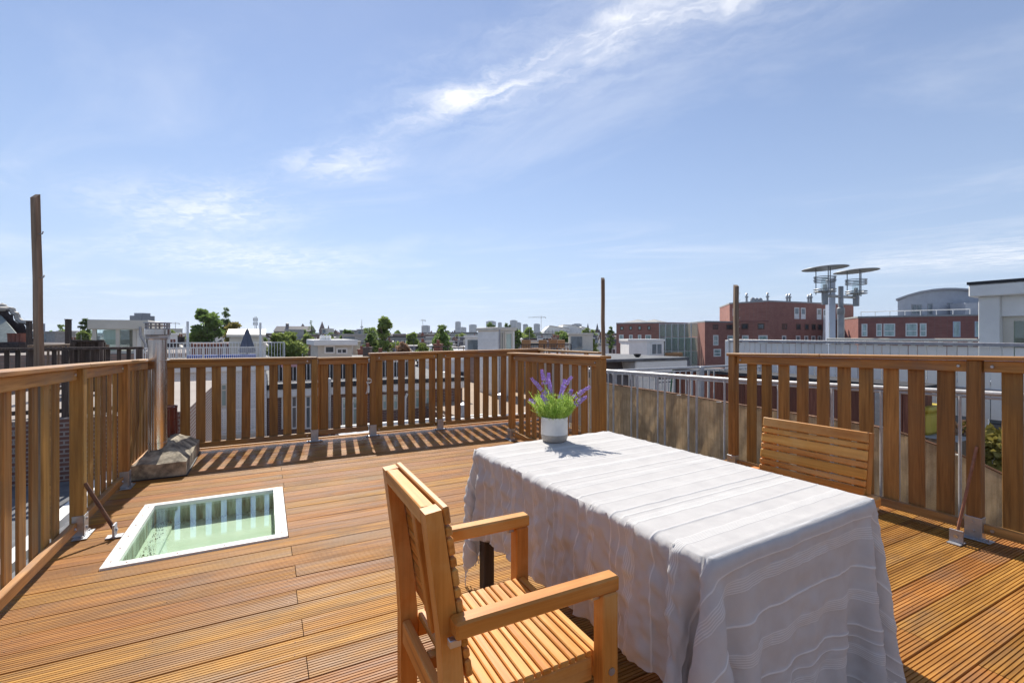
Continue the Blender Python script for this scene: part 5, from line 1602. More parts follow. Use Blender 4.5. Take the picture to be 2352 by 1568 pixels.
wp = thing('square_mast', 'pale blue white square mast behind the twin lamp', 'mast', (p1.x, 11.2, -.72))
part('shaft', MB().box(-.075, .075, -.075, .075, 0, p1.z + .72, .01), 'pale_blue', wp)
part('cap', MB().box(-.05, .05, -.05, .05, p1.z + .721, p1.z + .74, .006), 'pale_blue', wp)
part('cable', MB().tube((-.085, -.085, .3), (-.085, -.085, p1.z - .3), .012, .012, 6), 'white_paint', wp)

# white dormer house behind the balcony
V6 = 13.5
dh = bthing('dormer_house', 'white clad dormer with flat felt roof and slate slope behind the balcony', 'house', u_at(1400, V6), V6)
def z4(x, y): return zq(1440, 620, x, y)
a, b = u_at(z4(545, 0)[0], V6), u_at(z4(930, 0)[0], V6)
zt = z_uv(z4(0, 1015)[1], a, V6)
uvbox(dh, a, b, V6, V6 + 4, GZ, zt - .55, 'white_paint', 'wall')
uvbox(dh, a - .25, b + .25, V6 - .3, V6 + 4, zt - .549, zt - .08, 'white_paint', 'fascia', .04)
uvbox(dh, a - 2.6, b + .3, V6 - .34, V6 + 4.4, zt - .079, zt + .02, 'bitumen', 'roof', .02)
for i in range(5):
    z0 = zt - 2.6 + i * .36
    M = Matrix.Translation((0, 0, z0 - GZ)) @ Matrix.Rotation(radians(4), 4, 'X')
    part('clapboard', MB().box(a - dh['_uv'][0] - .02, b - dh['_uv'][0] + .02, -.03, -.002, 0, .34, 0, M), 'white_paint', dh)
uvwin(dh, V6 - .03, *z4(720, 1085), *z4(905, 1255), frame='white_paint', glass='pane_dark', fw=.09, mull=1)
uvwin(dh, V6 - .03, *z4(1072, 1200), *z4(1125, 1305), frame='white_paint', glass='pane_dark', fw=.07)
sl_ = MB(); u0 = dh['_uv'][0]
for (p, q) in ((a - 2.5, a - .02), (b + .02, b + 1.2)):
    sl_.add([(p - u0, -.4, zt - 2.6 - GZ), (q - u0, -.4, zt - 2.6 - GZ), (q - u0, .5, zt - .1 - GZ), (p - u0, .5, zt - .1 - GZ)], [(0, 1, 2, 3)])
    sl_.add([(p - u0, -.4, 0), (q - u0, -.4, 0), (q - u0, -.4, zt - 2.6 - GZ), (p - u0, -.4, zt - 2.6 - GZ)], [(0, 1, 2, 3)])
part('slate_slope', sl_, 'slate', dh)
part('lower_wall', MB().box(b + 1.21 - u0, b + 5 - u0, -.2, 4, 0, zt - 1.3 - GZ), 'white_paint', dh)
o = bthing('roof_bowl', 'black bowl planter standing on the felt roof of the white dormer', 'planter', u_at(z4(563, 0)[0], V6 + .6), V6 + .6, zt + .021)
part('bowl', MB().lathe([(.05, 0), (.12, .05), (.15, .13), (.13, .13), (.10, .06)], 16), 'dark_metal', o, smooth=True)
part('foot', MB().lathe([(.10, 0), (.06, .012)], 12), 'dark_metal', o)
# small white roof room behind it
Yr = 38.0
A = at(*z4(487, 985), Yr); B = at(*z4(652, 985), Yr - 1); C2 = at(*z4(806, 985), Yr)
rm = thing('white_roof_room', 'small white clapboard roof room with sliding window before the brick flats', 'roof house', (A.x, A.y, A.z))
zt = at(*z4(487, 835), Yr).z - A.z
def poly_prism(root, pts, z0, z1, mat, name):
    m = MB(); n = len(pts); m.v = [(p[0] - root.location.x, p[1] - root.location.y, z0) for p in pts] + [(p[0] - root.location.x, p[1] - root.location.y, z1) for p in pts]
    m.f = [tuple(range(n - 1, -1, -1)), tuple(range(n, 2 * n))] + [(i, (i + 1) % n, n + (i + 1) % n, n + i) for i in range(n)]
    return part(name, m, mat, root)
poly_prism(rm, [(A.x, A.y), (B.x, B.y), (C2.x, C2.y), (C2.x, C2.y + 3), (A.x, A.y + 3)], -1.5, zt - .16, 'white_paint', 'wall')
poly_prism(rm, [(A.x - .1, A.y - .05), (B.x, B.y - .12), (C2.x + .1, C2.y - .05), (C2.x + .1, C2.y + 3.1), (A.x - .1, A.y + 3.1)], zt - .159, zt, 'white_paint', 'fascia')
winbox(rm, (B.x, B.y), (C2.x, C2.y), *z4(685, 868), *z4(792, 985), frame='white_frame', glass='pane_mid', mull=1, fw=.12)
part('planter_row', MB().box(2.6, 3.9, -1.2, -.8, 0, .27, .03), 'teak_far', rm)
poly_prism(rm, [(A.x - 3, A.y - 3), (C2.x + 8, A.y - 3), (C2.x + 8, A.y + 8), (A.x - 3, A.y + 8)], GZ - A.z, -1.51, 'city_brick', 'house_below')

# ------------------------------------------------------------------ red brick flats
def brick_block(label, pts, ztop, mat='red_brick', name='brick_apartment_block', zlow=GZ):
    root = thing(name, label, 'building', (pts[0][0], pts[0][1], zlow))
    poly_prism(root, pts, 0, ztop - zlow, mat, 'wall')
    m = MB()
    c = Vector((sum(p[0] for p in pts) / len(pts), sum(p[1] for p in pts) / len(pts)))
    poly_prism(root, [((p[0] - c.x) * 1.006 + c.x, (p[1] - c.y) * 1.006 + c.y) for p in pts], ztop - zlow + .002, ztop - zlow + .28, 'concrete', 'parapet_coping')
    return root
xA, xC, xB = z4(1410, 0)[0], z4(1768, 0)[0], z5(785, 0)[0]
A = at(xA, 0, 102); C3 = at(xC, 0, 95); B = at(xB, 0, 106)
zt = at(0, z4(0, 492)[1], 95).z
f1 = brick_block('tall red brick apartment block with roof vents', [(A.x, A.y), (C3.x, C3.y), (B.x, B.y), (B.x + 3, B.y + 14), (A.x + 4, A.y + 14)], zt)
Aw, Cw, Bw = (A.x, A.y), (C3.x, C3.y), (B.x, B.y)
for x0, y0, x1, y1 in ((1440, 550, 1492, 622),): winbox(f1, Aw, Cw, *z4(x0, y0), *z4(x1, y1), fw=.2)
for x0, y0, x1, y1 in ((2003, 545, 2048, 650), (2063, 548, 2106, 652), (2210, 555, 2251, 656), (2268, 560, 2304, 660)):
    winbox(f1, Cw, Bw, *z4(x0, y0), *z4(x1, y1), fw=.22, panel=.45, glass='pane_mid')
for x0, y0, x1, y1 in ((1520, 693, 1582, 745), (1668, 690, 1730, 745)): winbox(f1, Aw, Cw, *z4(x0, y0), *z4(x1, y1), frame='frame_dark', fw=.2)
for x0, y0, x1, y1 in ((1890, 693, 1937, 747), (2020, 695, 2062, 750), (2100, 697, 2137, 750), (2162, 697, 2200, 752), (2218, 700, 2258, 752)):
    winbox(f1, Cw, Bw, *z4(x0, y0), *z4(x1, y1), frame='frame_dark', fw=.2)
for x0, y0, x1, y1 in ((1525, 800, 1585, 880), (1675, 800, 1760, 880)): winbox(f1, Aw, Cw, *z4(x0, y0), *z4(x1, y1), fw=.22, glass='pane_green', panel=.35)
for x0, y0, x1, y1 in ((1890, 803, 1928, 880), (2018, 803, 2058, 880), (2095, 804, 2130, 880), (2160, 804, 2196, 880), (2218, 804, 2250, 880)):
    winbox(f1, Cw, Bw, *z4(x0, y0), *z4(x1, y1), fw=.22, glass='pane_mid')
part('string_course', MB().tube(Vector((*Aw, at(0, z4(0, 672)[1], 102).z)) - f1.location, Vector((*Cw, at(0, z4(0, 668)[1], 95).z)) - f1.location, .12, .12, 4), 'red_brick_dark', f1)
pp = at(*z4(2285, 640), 99); part('rain_pipe', MB().tube(Vector((pp.x, pp.y, pp.z)) - f1.location, Vector((pp.x - .4, pp.y, pp.z - 8)) - f1.location, .25, .25, 8), 'white_paint', f1)
for x, h_, kind in ((1577, 1.6, 0), (1633, 1.0, 1), (1668, .9, 1), (1702, .9, 1), (1770, 1.7, 0), (1950, 1.4, 0), (1974, 1.5, 0), (2147, 1.3, 0), (2171, 1.5, 0)):
    p = at(z4(x, 0)[0], 0, 100)
    v_ = part('roof_vent', MB().lathe([(.22, 0), (.2, h_ * .6), (.34, h_ * .62), (.34, h_ * .8), (.14, h_ * .82), (.14, h_), (.3, h_ * 1.05), (0, h_ * 1.3)] if kind == 0 else [(.5, 0), (.5, h_ * .5), (.35, h_ * .9), (0, h_ * 1.1)], 10), 'lamp_grey', f1, tuple(Vector((p.x, 100.5, zt + .28)) - f1.location))
# lower wing in front
xW0, xW1 = z4(1183, 0)[0], z4(1450, 0)[0]
A = at(xW0, 0, 97); B = at(xW1, 0, 100); zt2_ = at(0, z4(0, 680)[1], 97).z
f2 = brick_block('lower red brick wing between the glass atrium and the tall block', [(A.x, A.y), (B.x, B.y), (B.x + 1, B.y + 12), (A.x + 1, A.y + 12)], zt2_)
for x0, y0, x1, y1, fr in ((1255, 700, 1305, 746, 'frame_dark'), (1380, 700, 1438, 748, 'frame_dark'), (1258, 798, 1306, 893, 'white_paint'), (1388, 800, 1440, 893, 'white_paint'), (1262, 925, 1330, 995, 'white_paint'), (1388, 925, 1420, 995, 'white_paint')):
    winbox(f2, (A.x, A.y), (B.x, B.y), *z4(x0, y0), *z4(x1, y1), frame=fr, fw=.2, glass='pane_green' if fr == 'white_paint' else 'pane_dark', transom=.45 if fr == 'white_paint' else 0)
# left block
A = at(z4(370, 0)[0], 0, 116); B = at(z4(766, 0)[0], 0, 110); zt3 = at(0, z4(0, 692)[1], 112).z
f3 = brick_block('three storey red brick block left of the glass atrium', [(A.x, A.y), (B.x, B.y), (B.x + 12, B.y + 6), (A.x + 6, A.y + 14)], zt3)
for x0, y0, x1, y1 in ((405, 718, 437, 753), (487, 715, 517, 752), (568, 714, 600, 752), (655, 713, 686, 752)): winbox(f3, (A.x, A.y), (B.x, B.y), *z4(x0, y0), *z4(x1, y1), frame='frame_dark', glass='pane_green', fw=.2)
for x0, y0, x1, y1 in ((395, 795, 437, 870), (487, 795, 520, 870), (568, 795, 600, 870), (635, 795, 690, 870), (407, 893, 437, 965), (470, 893, 490, 965), (560, 893, 600, 965), (655, 893, 690, 965)):
    winbox(f3, (A.x, A.y), (B.x, B.y), *z4(x0, y0), *z4(x1, y1), fw=.2, glass='pane_green', panel=.3)
tz = zt3 + .3
tm = MB()
for px_ in (590, 740): 
    p = at(z4(px_, 0)[0], 0, 118)
    tm.lathe([(4.5, tz), (0, tz + 1.0)], 4, (p.x, 120, 0))
part('roof_lantern', tm.off(f3.location), 'concrete', f3)
# glass atrium
A = at(z4(768, 0)[0], 0, 108); B = at(z4(1182, 0)[0], 0, 101)
ztg = at(0, z4(0, 690)[1], 105).z
at_ = thing('glass_atrium', 'pale green glazed atrium with slim white mullions between the brick blocks', 'building', (A.x, A.y, GZ))
d = Vector((B.x - A.x, B.y - A.y)); Ld = d.length; at_.rotation_euler = (0, 0, math.atan2(d.y, d.x))
for i in range(8):
    x = Ld * i / 7; part('mullion', MB().box(x - .10, x + .10, -.12, .12, 0, ztg - GZ), 'galv', at_)
for z in [ztg - GZ - .1 - k_ * 3.0 for k_ in range(5)]:
    for i in range(7): part('transom', MB().box(Ld * i / 7 + .101, Ld * (i + 1) / 7 - .101, -.09, .09, z - .1, z), 'galv', at_)
for i in range(7):
    for k_ in range(4):
        z = ztg - GZ - .2 - k_ * 3.0
        part('pane', MB().box(Ld * i / 7 + .11, Ld * (i + 1) / 7 - .11, -.03, .03, z - 2.9 + .12, z - .02), 'atrium_glass', at_)
part('back_block', MB().box(-.5, Ld * .58, 6, 10, 0, ztg - GZ - .2), 'red_brick_dark', at_)
for z in (3.2, 6.2, 9.2): part('gallery', MB().box(0.2, Ld - .2, 1.5, 6, ztg - GZ - z - .25, ztg - GZ - z), 'concrete', at_)

# right long brick building with grey vaulted hall
A = at(z5(828, 0)[0], 0, 88); B = at(z5(1960, 0)[0], 0, 79)
zt = at(0, z5(0, 640)[1], 88).z
f4 = brick_block('long dark red brick building with wide windows under the vaulted hall', [(A.x, A.y), (B.x, B.y), (B.x + 16, B.y + 2), (B.x + 16, B.y + 30), (A.x + 6, A.y + 16)], zt, 'red_brick_dark')
for x0, y0, x1, y1 in ((858, 695, 912, 810), (993, 693, 1047, 810), (1060, 692, 1167, 810), (1262, 690, 1372, 810), (1393, 690, 1455, 810)):
    winbox(f4, (A.x, A.y), (B.x, B.y), *z5(x0, y0), *z5(x1, y1), fw=.16, transom=.42, glass='pane_green')
for x0, y0, x1, y1 in ((1697, 673, 1766, 815), (1897, 672, 1948, 815)): winbox(f4, (A.x, A.y), (B.x, B.y), *z5(x0, y0), *z5(x1, y1), frame='pale_blue', glass='pane_green', fw=.1)
rp = MB()
rp.tube((2, 2, zt - GZ + 1.2), (B.x - A.x, B.y - A.y + 2, zt - GZ + 1.2), .07, .07, 5)
for i in range(8): rp.tube((2 + (B.x - A.x - 2) * i / 7, 2 + (B.y - A.y) * i / 7, zt - GZ + .2), (2 + (B.x - A.x - 2) * i / 7, 2 + (B.y - A.y) * i / 7, zt - GZ + 1.2), .06, .06, 5)
part('roof_railing', rp, 'white_paint', f4)
Yv = 98
vh = thing('vaulted_hall', 'pale grey hall with shallow curved metal roof above the brick building', 'building', (at(z5(1190, 0)[0], 0, Yv).x, Yv, GZ))
def vp_(x, y): p = at(*z5(x, y), Yv); return (p.x - vh.location.x, p.z - GZ)
arc = [vp_(1190, 640)] + [vp_(x, y) for x, y in ((1190, 485), (1290, 445), (1400, 415), (1520, 395), (1620, 386), (1720, 385), (1820, 390), (1930, 402), (2080, 440), (2200, 490))] + [vp_(2200, 640)]
def shear_y(mb, k):
    mb.v = [(p[0] + p[1] * k, p[1], p[2]) for p in mb.v]; return mb
part('wall', shear_y(MB().prism(arc, 0, 22, 1), .95), 'grey_panel', vh)
rfm = MB()
for p, q in zip(arc[1:-2], arc[2:-1]):
    rfm.add([(p[0] - (.3 if p is arc[1] else 0), -.6, p[1] + .02), (q[0], -.6, q[1] + .02), (q[0], -.6, q[1] + .4), (p[0] - (.3 if p is arc[1] else 0), -.6, p[1] + .4),
             (p[0], 22.5, p[1] + .02), (q[0], 22.5, q[1] + .02), (q[0], 22.5, q[1] + .4), (p[0], 22.5, p[1] + .4)],
            [(0, 1, 2, 3), (7, 6, 5, 4), (3, 2, 6, 7), (0, 4, 5, 1), (0, 3, 7, 4), (1, 5, 6, 2)])
part('roof', shear_y(rfm, .95), 'galv_dull', vh)
for x0, y0, x1, y1 in ((1315, 515, 1412, 612), (1462, 507, 1512, 612), (1640, 500, 1700, 520)):
    winbox(vh, (vh.location.x, Yv), (vh.location.x + 10, Yv), *z5(x0, y0), *z5(x1, y1), frame='galv_dull', fw=.16, glass='pane_mid', mull=1 if x1 - x0 > 80 else 0)
q0, q1 = vp_(1640, 515), vp_(1990, 620)
part('plant_room', MB().box(q0[0], q1[0], -4, -.8, q1[1] - 2, q0[1]), 'grey_panel', vh)

# ================================================================== SEA OF ROOFS, TREES, SKYLINE
hr = random.Random(42)
win_me = {}
def far_window(kind):
    if kind not in win_me:
        w, h = kind
        win_me[kind] = (MB().box(-w / 2, w / 2, -.10, .0, 0, .12).box(-w / 2, w / 2, -.10, 0, h - .12, h).box(-w / 2, -w / 2 + .12, -.10, 0, .121, h - .121).box(w / 2 - .12, w / 2, -.10, 0, .121, h - .121).mesh('window', 'white_paint'),
                        MB().box(-w / 2 + .1, w / 2 - .1, -.05, -.002, .1, h - .1).mesh('pane', 'pane_dark'))
    return win_me[kind]
def row_house(X, Y, w, dep, top, style, mat, rot):
    """style 0 flat roof, 1 slate mansard with dormers, 2 flat with white roof room"""
    lab, grp = {0: ('low brick row house with plain flat roof and chimneys among the distant roofs', 'flat roofed row houses'),
                1: ('row house with dark slate mansard roof and white dormers among the distant roofs', 'slate roofed row houses'),
                2: ('row house with a small pale roof room on top among the distant roofs', 'row houses with roof rooms')}[style]
    h = thing('row_house', lab, 'house', (X, Y, GZ), rot, grp)
    H = top - GZ
    big = Y < 170
    if style == 1:
        Hb = H - 2.6
        part('wall', MB().box(-w / 2, w / 2, 0, dep, 0, Hb), mat, h)
        part('cornice', MB().box(-w / 2 - .05, w / 2 + .05, -.25, dep + .2, Hb + .001, Hb + .35, .04), 'cream_paint', h)
        part('roof', MB().prism([(-.1, Hb + .36), (dep + .1, Hb + .36), (dep - 1.0, H), (1.0, H)], -w / 2, w / 2, 0), 'slate', h)
        n = max(1, int(w / 3.2))
        for i in range(n):
            x = -w / 2 + w * (i + .5) / n
            d_ = part('dormer', MB().prism([(x - .75, Hb + .4), (x + .75, Hb + .4), (x + .75, H - .75), (x, H - .15), (x - .75, H - .75)], .05, 1.6, 1), 'cream_paint', h)
            part('pane', MB().box(x - .42, x + .42, .02, .049, Hb + .6, H - .9), 'pane_dark', d_)
    else:
        part('wall', MB().box(-w / 2, w / 2, 0, dep, 0, H - .3), mat, h)
        part('roof_edge', MB().box(-w / 2 - .06, w / 2 + .06, -.2, dep + .1, H - .299, H, .04), hr.choice(['white_paint', 'cream_paint', 'bitumen_dark', 'concrete']), h)
        part('roof', MB().box(-w / 2 + .2, w / 2 - .2, .2, dep - .2, H + .001, H + .05), hr.choice(['bitumen', 'gravel', 'bitumen_dark', 'grey_roof']), h)
    if style == 2:
        x = hr.uniform(-.25, .2) * w; ww = min(w * .5, hr.uniform(2.2, 4)); zz = H + .05; hh = hr.uniform(1.7, 2.4)
        rm_ = part('roof_room', MB().box(x, x + ww, dep * .3, dep * .7, zz, zz + hh).box(x - .12, x + ww + .12, dep * .3 - .15, dep * .7 + .1, zz + hh + .001, zz + hh + .25, .02), hr.choice(['white_paint', 'cream_paint', 'concrete', 'white_paint']), h)
        part('pane', MB().box(x + .25, x + ww * .55, dep * .3 - .03, dep * .3 - .001, zz + .25, zz + hh - .2), 'pane_mid', rm_)
    if big:
        wi, pa = far_window((1.1, 1.7))
        n = max(2, int(w / 2.0))
        base = H - (2.6 if style == 1 else .3) - 2.5
        for i in range(n):
            o = link('window', wi, h, (-w / 2 + w * (i + .5) / n, -.001, base)); link('pane', pa, o)
    for i in range(hr.choice((1, 1, 2))):
        x = hr.choice((-1, 1)) * (w / 2 - .5); y = hr.uniform(.3, .7) * dep; ch = hr.uniform(.7, 1.3)
        c_ = part('chimney', MB().box(x - .35, x + .35, y - .5, y + .5, H - .2, H + ch).box(x - .42, x + .42, y - .57, y + .57, H + ch - .15, H + ch + .001, .02), hr.choice(['city_brick', 'clay_red', 'dark_brick', 'city_brick']), h)
        for q in (-.25, .2):
            part('chimney_pot', MB().lathe([(.11, 0), (.12, .4), (.09, .42)], 8, (x, y + q, H + ch)), 'clay_red', c_)
    if big:
        for q in range(hr.choice((1, 2, 3))):
            x, y = hr.uniform(-.4, .4) * w, hr.uniform(.15, .6) * dep
            vm_ = hr.random()
            if vm_ < .4: part('roof_vent', MB().lathe([(.16, H), (.16, H + .5), (.26, H + .52), (.26, H + .68), (0, H + .8)], 8, (x, y, 0)), hr.choice(['galv_dull', 'white_paint']), h)
            elif vm_ < .7: part('roof_hatch', MB().box(x, x + hr.uniform(.8, 1.6), y, y + .9, H, H + hr.uniform(.25, .6), .04), hr.choice(['white_paint', 'concrete', 'galv_dull']), h)
            else:
                part('roof_railing', MB().box(x - 1.6, x + 1.6, y - .03, y + .03, H + .95, H + 1.02).box(x - 1.6, x - 1.53, y - .03, y + .03, H, H + .949).box(x + 1.53, x + 1.6, y - .03, y + .03, H, H + .949).box(x - .03, x + .03, y - .03, y + .03, H, H + .949), hr.choice(['white_paint', 'dark_metal', 'old_wood']), h)
    if big and hr.random() < .35:
        x = hr.uniform(-.3, .3) * w
        part('mast', MB().tube((x, dep * .5, H), (x, dep * .5, H + hr.uniform(1.5, 3.2)), .04, .03, 5), 'galv_dull', h)
    return h
rows = [(33, 6.2, -1.9, .6), (44, 6.5, -1.3, .8), (56, 7, -.9, .9), (72, 8, -.4, 1.0), (94, 9, .1, 1.0), (122, 11, .5, 1.2), (160, 15, .9, 1.4), (215, 20, 1.4, 1.8), (290, 28, 2.0, 2.2), (400, 40, 2.6, 2.6), (560, 60, 3.2, 3.2)]
for Y0, w0, top0, sp in rows:
    x = -1.12 * Y0
    lim = 1.12 * Y0
    while x < lim:
        w = w0 * hr.uniform(.75, 1.3)
        Y = Y0 * hr.uniform(.96, 1.05)
        r = ray(0)
        xpix = CX + FPX * (x + w / 2) / Y
        # clear of buildings that are placed one by one
        blocked = (Y < 130 and 1395 < xpix < 2400) or (Y < 45 and (xpix < 380 or 1080 < xpix < 1700)) or (Y < 37 and xpix < 640) or (Y < 40 and xpix > 1650)
        if not blocked:
            top = top0 + hr.uniform(-sp, sp)
            row_house(x + w / 2, Y, w * .995, hr.uniform(7, 10) * (1 if Y0 < 200 else 2), top, hr.choices((0, 1, 2), (4, 4, 3))[0], hr.choice(['city_brick', 'city_brick', 'city_brick', 'cream_paint', 'white_paint', 'concrete']), hr.uniform(-.12, .12))
        x += w * 1.0 + (hr.uniform(0, .15) * w0 if hr.random() < .3 else 0)

# house with white dormer boxes in the middle distance (727..808)
V7 = 30.0
md = bthing('white_dormer_house', 'white boxed dormer with two wide windows below the lime green tree', 'house', u_at(727, V7), V7)
a, b = u_at(730, V7), u_at(808, V7)
zt = z_uv(780, a, V7)
uvbox(md, a, b, V7, V7 + 5, GZ, zt - .35, 'cream_paint', 'wall')
uvbox(md, a - .25, b + .3, V7 - .35, V7 + 5.2, zt - .349, zt, 'white_paint', 'fascia', .03)
uvwin(md, V7, *zq(400, 720, 1508, 527), *zq(400, 720, 1604, 600), frame='white_frame', glass='pane_dark', fw=.08)
uvwin(md, V7, *zq(400, 720, 1618, 550), *zq(400, 720, 1720, 604), frame='white_frame', glass='pane_dark', fw=.08, mull=1)
for x in (1480, 1500, 1530, 1555):
    uu = u_at(zq(400, 720, x, 0)[0], V7 + 1)
    part('roof_vent', MB().lathe([(.1, zt - GZ), (.1, zt - GZ + .2), (0, zt - GZ + .3)], 8, (uu - md['_uv'][0], 1, 0)), 'white_paint', md)

# ---- trees
def tree(label, px, ytop, ybase, Y, wpx, shape, mat, n=2600, seed=1, group=None, name='tree', leaf_s=None):
    tp = at(px, ytop, Y); rad = wpx * Y / FPX / 2
    zb = GZ
    t_ = thing(name, label, 'tree', (tp.x, Y, zb), 0, group)
    H = tp.z - zb; r = random.Random(seed)
    low = at(px, ybase, Y).z - zb
    low = max(2.0, low - (H - low) * (.08 if shape == 'cone' else .45))
    tr = MB()
    tr.tube((0, 0, 0), (0, 0, low), H * .022, H * .017, 8); tr.tube((0, 0, low), (r.uniform(-.3, .3), 0, H * .86), H * .017, H * .004, 7)
    for i in range(7):
        a = r.uniform(0, 6.28); z0 = low + (H - low) * r.uniform(0, .55); l_ = rad * r.uniform(.5, .85)
        tr.tube((0, 0, z0), (cos(a) * l_, sin(a) * l_, z0 + l_ * r.uniform(.5, 1.0)), H * .008, H * .003, 5)
    part('trunk', tr, 'bark', t_)
    m = MB(); ch = H - low
    clumps = []
    nc = 34
    for i in range(nc):
        f = r.random() ** .9
        if shape == 'cone': rr_ = rad * (1 - f) ** .7 * 1.1 + .05 * rad
        elif shape == 'poplar': rr_ = rad * (sin(pi * min(1, f * .82 + .16)) ** .6)
        else: rr_ = rad * (sin(pi * min(.97, f * .80 + .16)) ** .5)
        a = r.uniform(0, 6.28); q = sqrt(r.random()) * (.95 if shape == 'cone' else .68)
        cr = rad * r.uniform(.34, .55) * (1 - .4 * f)
        clumps.append(((cos(a) * rr_ * q, sin(a) * rr_ * q, low + ch * f * .93), cr))
    s = leaf_s or max(.12, rad * .085)
    for c_, cr in clumps:
        leaf_cloud(m, c_, (cr * 1.1, cr * 1.1, cr * .8), n // nc, s, r)
    part('crown', m, mat, t_)
    return t_
def zt_(x, y): return zq(400, 720, x, y)
tree('big dark green tree with broad crown behind the white terrace', 475, 702, 792, 78, 92, 'round', 'leaf_dark', 5200, 1)
tree('dark spire shaped poplar behind the big green tree', 520, 705, 750, 105, 34, 'poplar', 'leaf_dark', 2200, 2)
tree('yellow green spreading tree beside the poplar', 540, 739, 790, 84, 62, 'round', 'leaf_yellow', 2800, 3)
tree('broad lime green willow behind the cream shed', 655, 768, 812, 46, 112, 'round', 'leaf_lime', 5600, 4)
tree('fresh green conical tree rising over the slate roofs', 882, 727, 806, 62, 66, 'cone', 'leaf_mid', 4200, 5)
tree('smaller dark conifer left of the conical tree', 850, 764, 806, 60, 34, 'cone', 'leaf_dark', 1500, 6)
tree('dark conifer rising behind the brown roofs left of the stair house', 1014, 752, 808, 52, 50, 'cone', 'leaf_dark', 1900, 7)
tree('rusty pink leaved small tree before the flat roofs', 925, 786, 812, 44, 40, 'round', 'leaf_rust', 2200, 8)
tree('lime green low tree beside the rusty one', 968, 790, 812, 45, 46, 'round', 'leaf_lime', 2200, 9)
tree('rounded green tree crown by the distant towers', 1014, 745, 775, 140, 40, 'round', 'leaf_mid', 2000, 10)
tree('rounded tree left of the glass roof room', 195, 730, 770, 95, 40, 'round', 'leaf_dark', 2000, 11)
tree('small green tree behind the leaning pole', 140, 742, 775, 120, 30, 'round', 'leaf_mid', 1500, 12)
tree('olive round tree on the horizon right of the dormers', 848, 744, 775, 150, 44, 'round', 'leaf_mid', 1800, 13)
tree('dark evergreen behind the stair house roof', 1128, 738, 760, 150, 30, 'round', 'leaf_dark', 1500, 14)
tree('second dark evergreen over the stair house roof', 1165, 741, 760, 150, 26, 'round', 'leaf_dark', 1300, 15)
tree('green tree crown left of the white tents', 1215, 748, 780, 150, 42, 'round', 'leaf_mid', 1800, 16)
tree('dark tree right of the stair house', 1185, 752, 800, 60, 22, 'cone', 'leaf_dark', 1300, 17)
tree('dark rounded tree right of the slim pole', 1402, 748, 785, 95, 26, 'round', 'leaf_dark', 1500, 18)
tree('slim dark cypress by the church roof', *zq(400, 720, 1388, 282), 770, 170, 18, 'poplar', 'leaf_dark', 1100, 19)
tree('fresh green shrubby tree in front of the dark roofs', 1355, 778, 805, 60, 50, 'round', 'leaf_lime', 1700, 20)
tree('bushy tree beside the red flats', 1345, 752, 785, 140, 36, 'round', 'leaf_mid', 1500, 21)
tr2 = random.Random(77)
for i in range(56):
    px_ = tr2.uniform(-20, 1400)
    Y = tr2.choice((90, 130, 190, 260, 350))
    tree('leafy green street tree between the distant roofs', px_, 773 - tr2.uniform(1, 15) , 785, Y, tr2.uniform(20, 46), 'round', tr2.choice(['leaf_dark', 'leaf_mid', 'leaf_mid', 'leaf_lime']), 700, 100 + i, 'trees between the roofs', leaf_s=max(.3, Y * .0045))
# far-off wood along the horizon that reads as one mass
m = MB(); fr3 = random.Random(6)
for i in range(300):
    Y = fr3.uniform(700, 1500); x = fr3.uniform(-1.15, 1.15) * Y
    hgt = fr3.uniform(13, 21)
    leaf_cloud(m, (x, Y, GZ + hgt * .6), (fr3.uniform(8, 18), 8, hgt * .42), 36, 2.6, fr3)
w_ = part('distant_trees', m, 'leaf_dark', None)
tag(w_, 'far belt of dark tree crowns along the horizon', 'trees', None, 'stuff')

# ---- skyline
sk_list = [(978, 747, 766, 16, 'square slate grey office tower far left of the cluster'), (1052, 738, 766, 10, 'slim dark tower on the skyline'), (1062, 751, 766, 14, 'low stepped grey block beside the slim tower'), (1086, 745, 768, 17, 'broad grey slab tower on the skyline'),
           (1128, 737, 760, 18, 'flat topped grey tower behind the stair house'), (1148, 740, 760, 8, 'narrow reddish tower behind the stair house'), (1180, 735, 766, 14, 'tall blue grey tower right of the stair house'), (1191, 740, 766, 10, 'blue grey tower attached to the tall one'),
           (1207, 744, 768, 11, 'small grey tower right of the paired towers'), (1233, 743, 768, 14, 'pale grey block tower under the crane'), (327, 723, 755, 32, 'stepped brown grey office block behind the glass roof room'), (1325, 743, 756, 18, 'grey slab behind the white tents'), (88, 741, 770, 16, 'grey distant block by the gabled house')]
for i, (x, y0, y1, wd, lab) in enumerate(sk_list):
    Y = 2400 + (i * 137) % 500 if i not in (10, 12) else 620
    p = at(x, y0, Y); w = wd * Y / FPX; z0 = GZ
    t_ = thing('tower_block', lab, 'tower', (p.x, Y, z0), hr.uniform(-.3, .3))
    H = p.z - z0
    part('wall', MB().box(-w / 2, w / 2, -w / 2, w / 2, 0, H * .97), 'tower', t_)
    part('roof_plant', MB().box(-w * .32, w * .32, -w * .32, w * .32, H * .97, H), 'tower', t_)
    nfl = 9
    for k_ in range(nfl):
        z = H * (.25 + .7 * k_ / nfl); part('window_band', MB().box(-w / 2 * .92, w / 2 * .92, -w / 2 - .6, -w / 2 - .001, z, z + H * .035), 'pane_mid', t_)
    if i == 10: part('upper_storey', MB().box(-w * .36, w * .36, -w * .3, w * .3, H, H + w * .12), 'tower', t_)
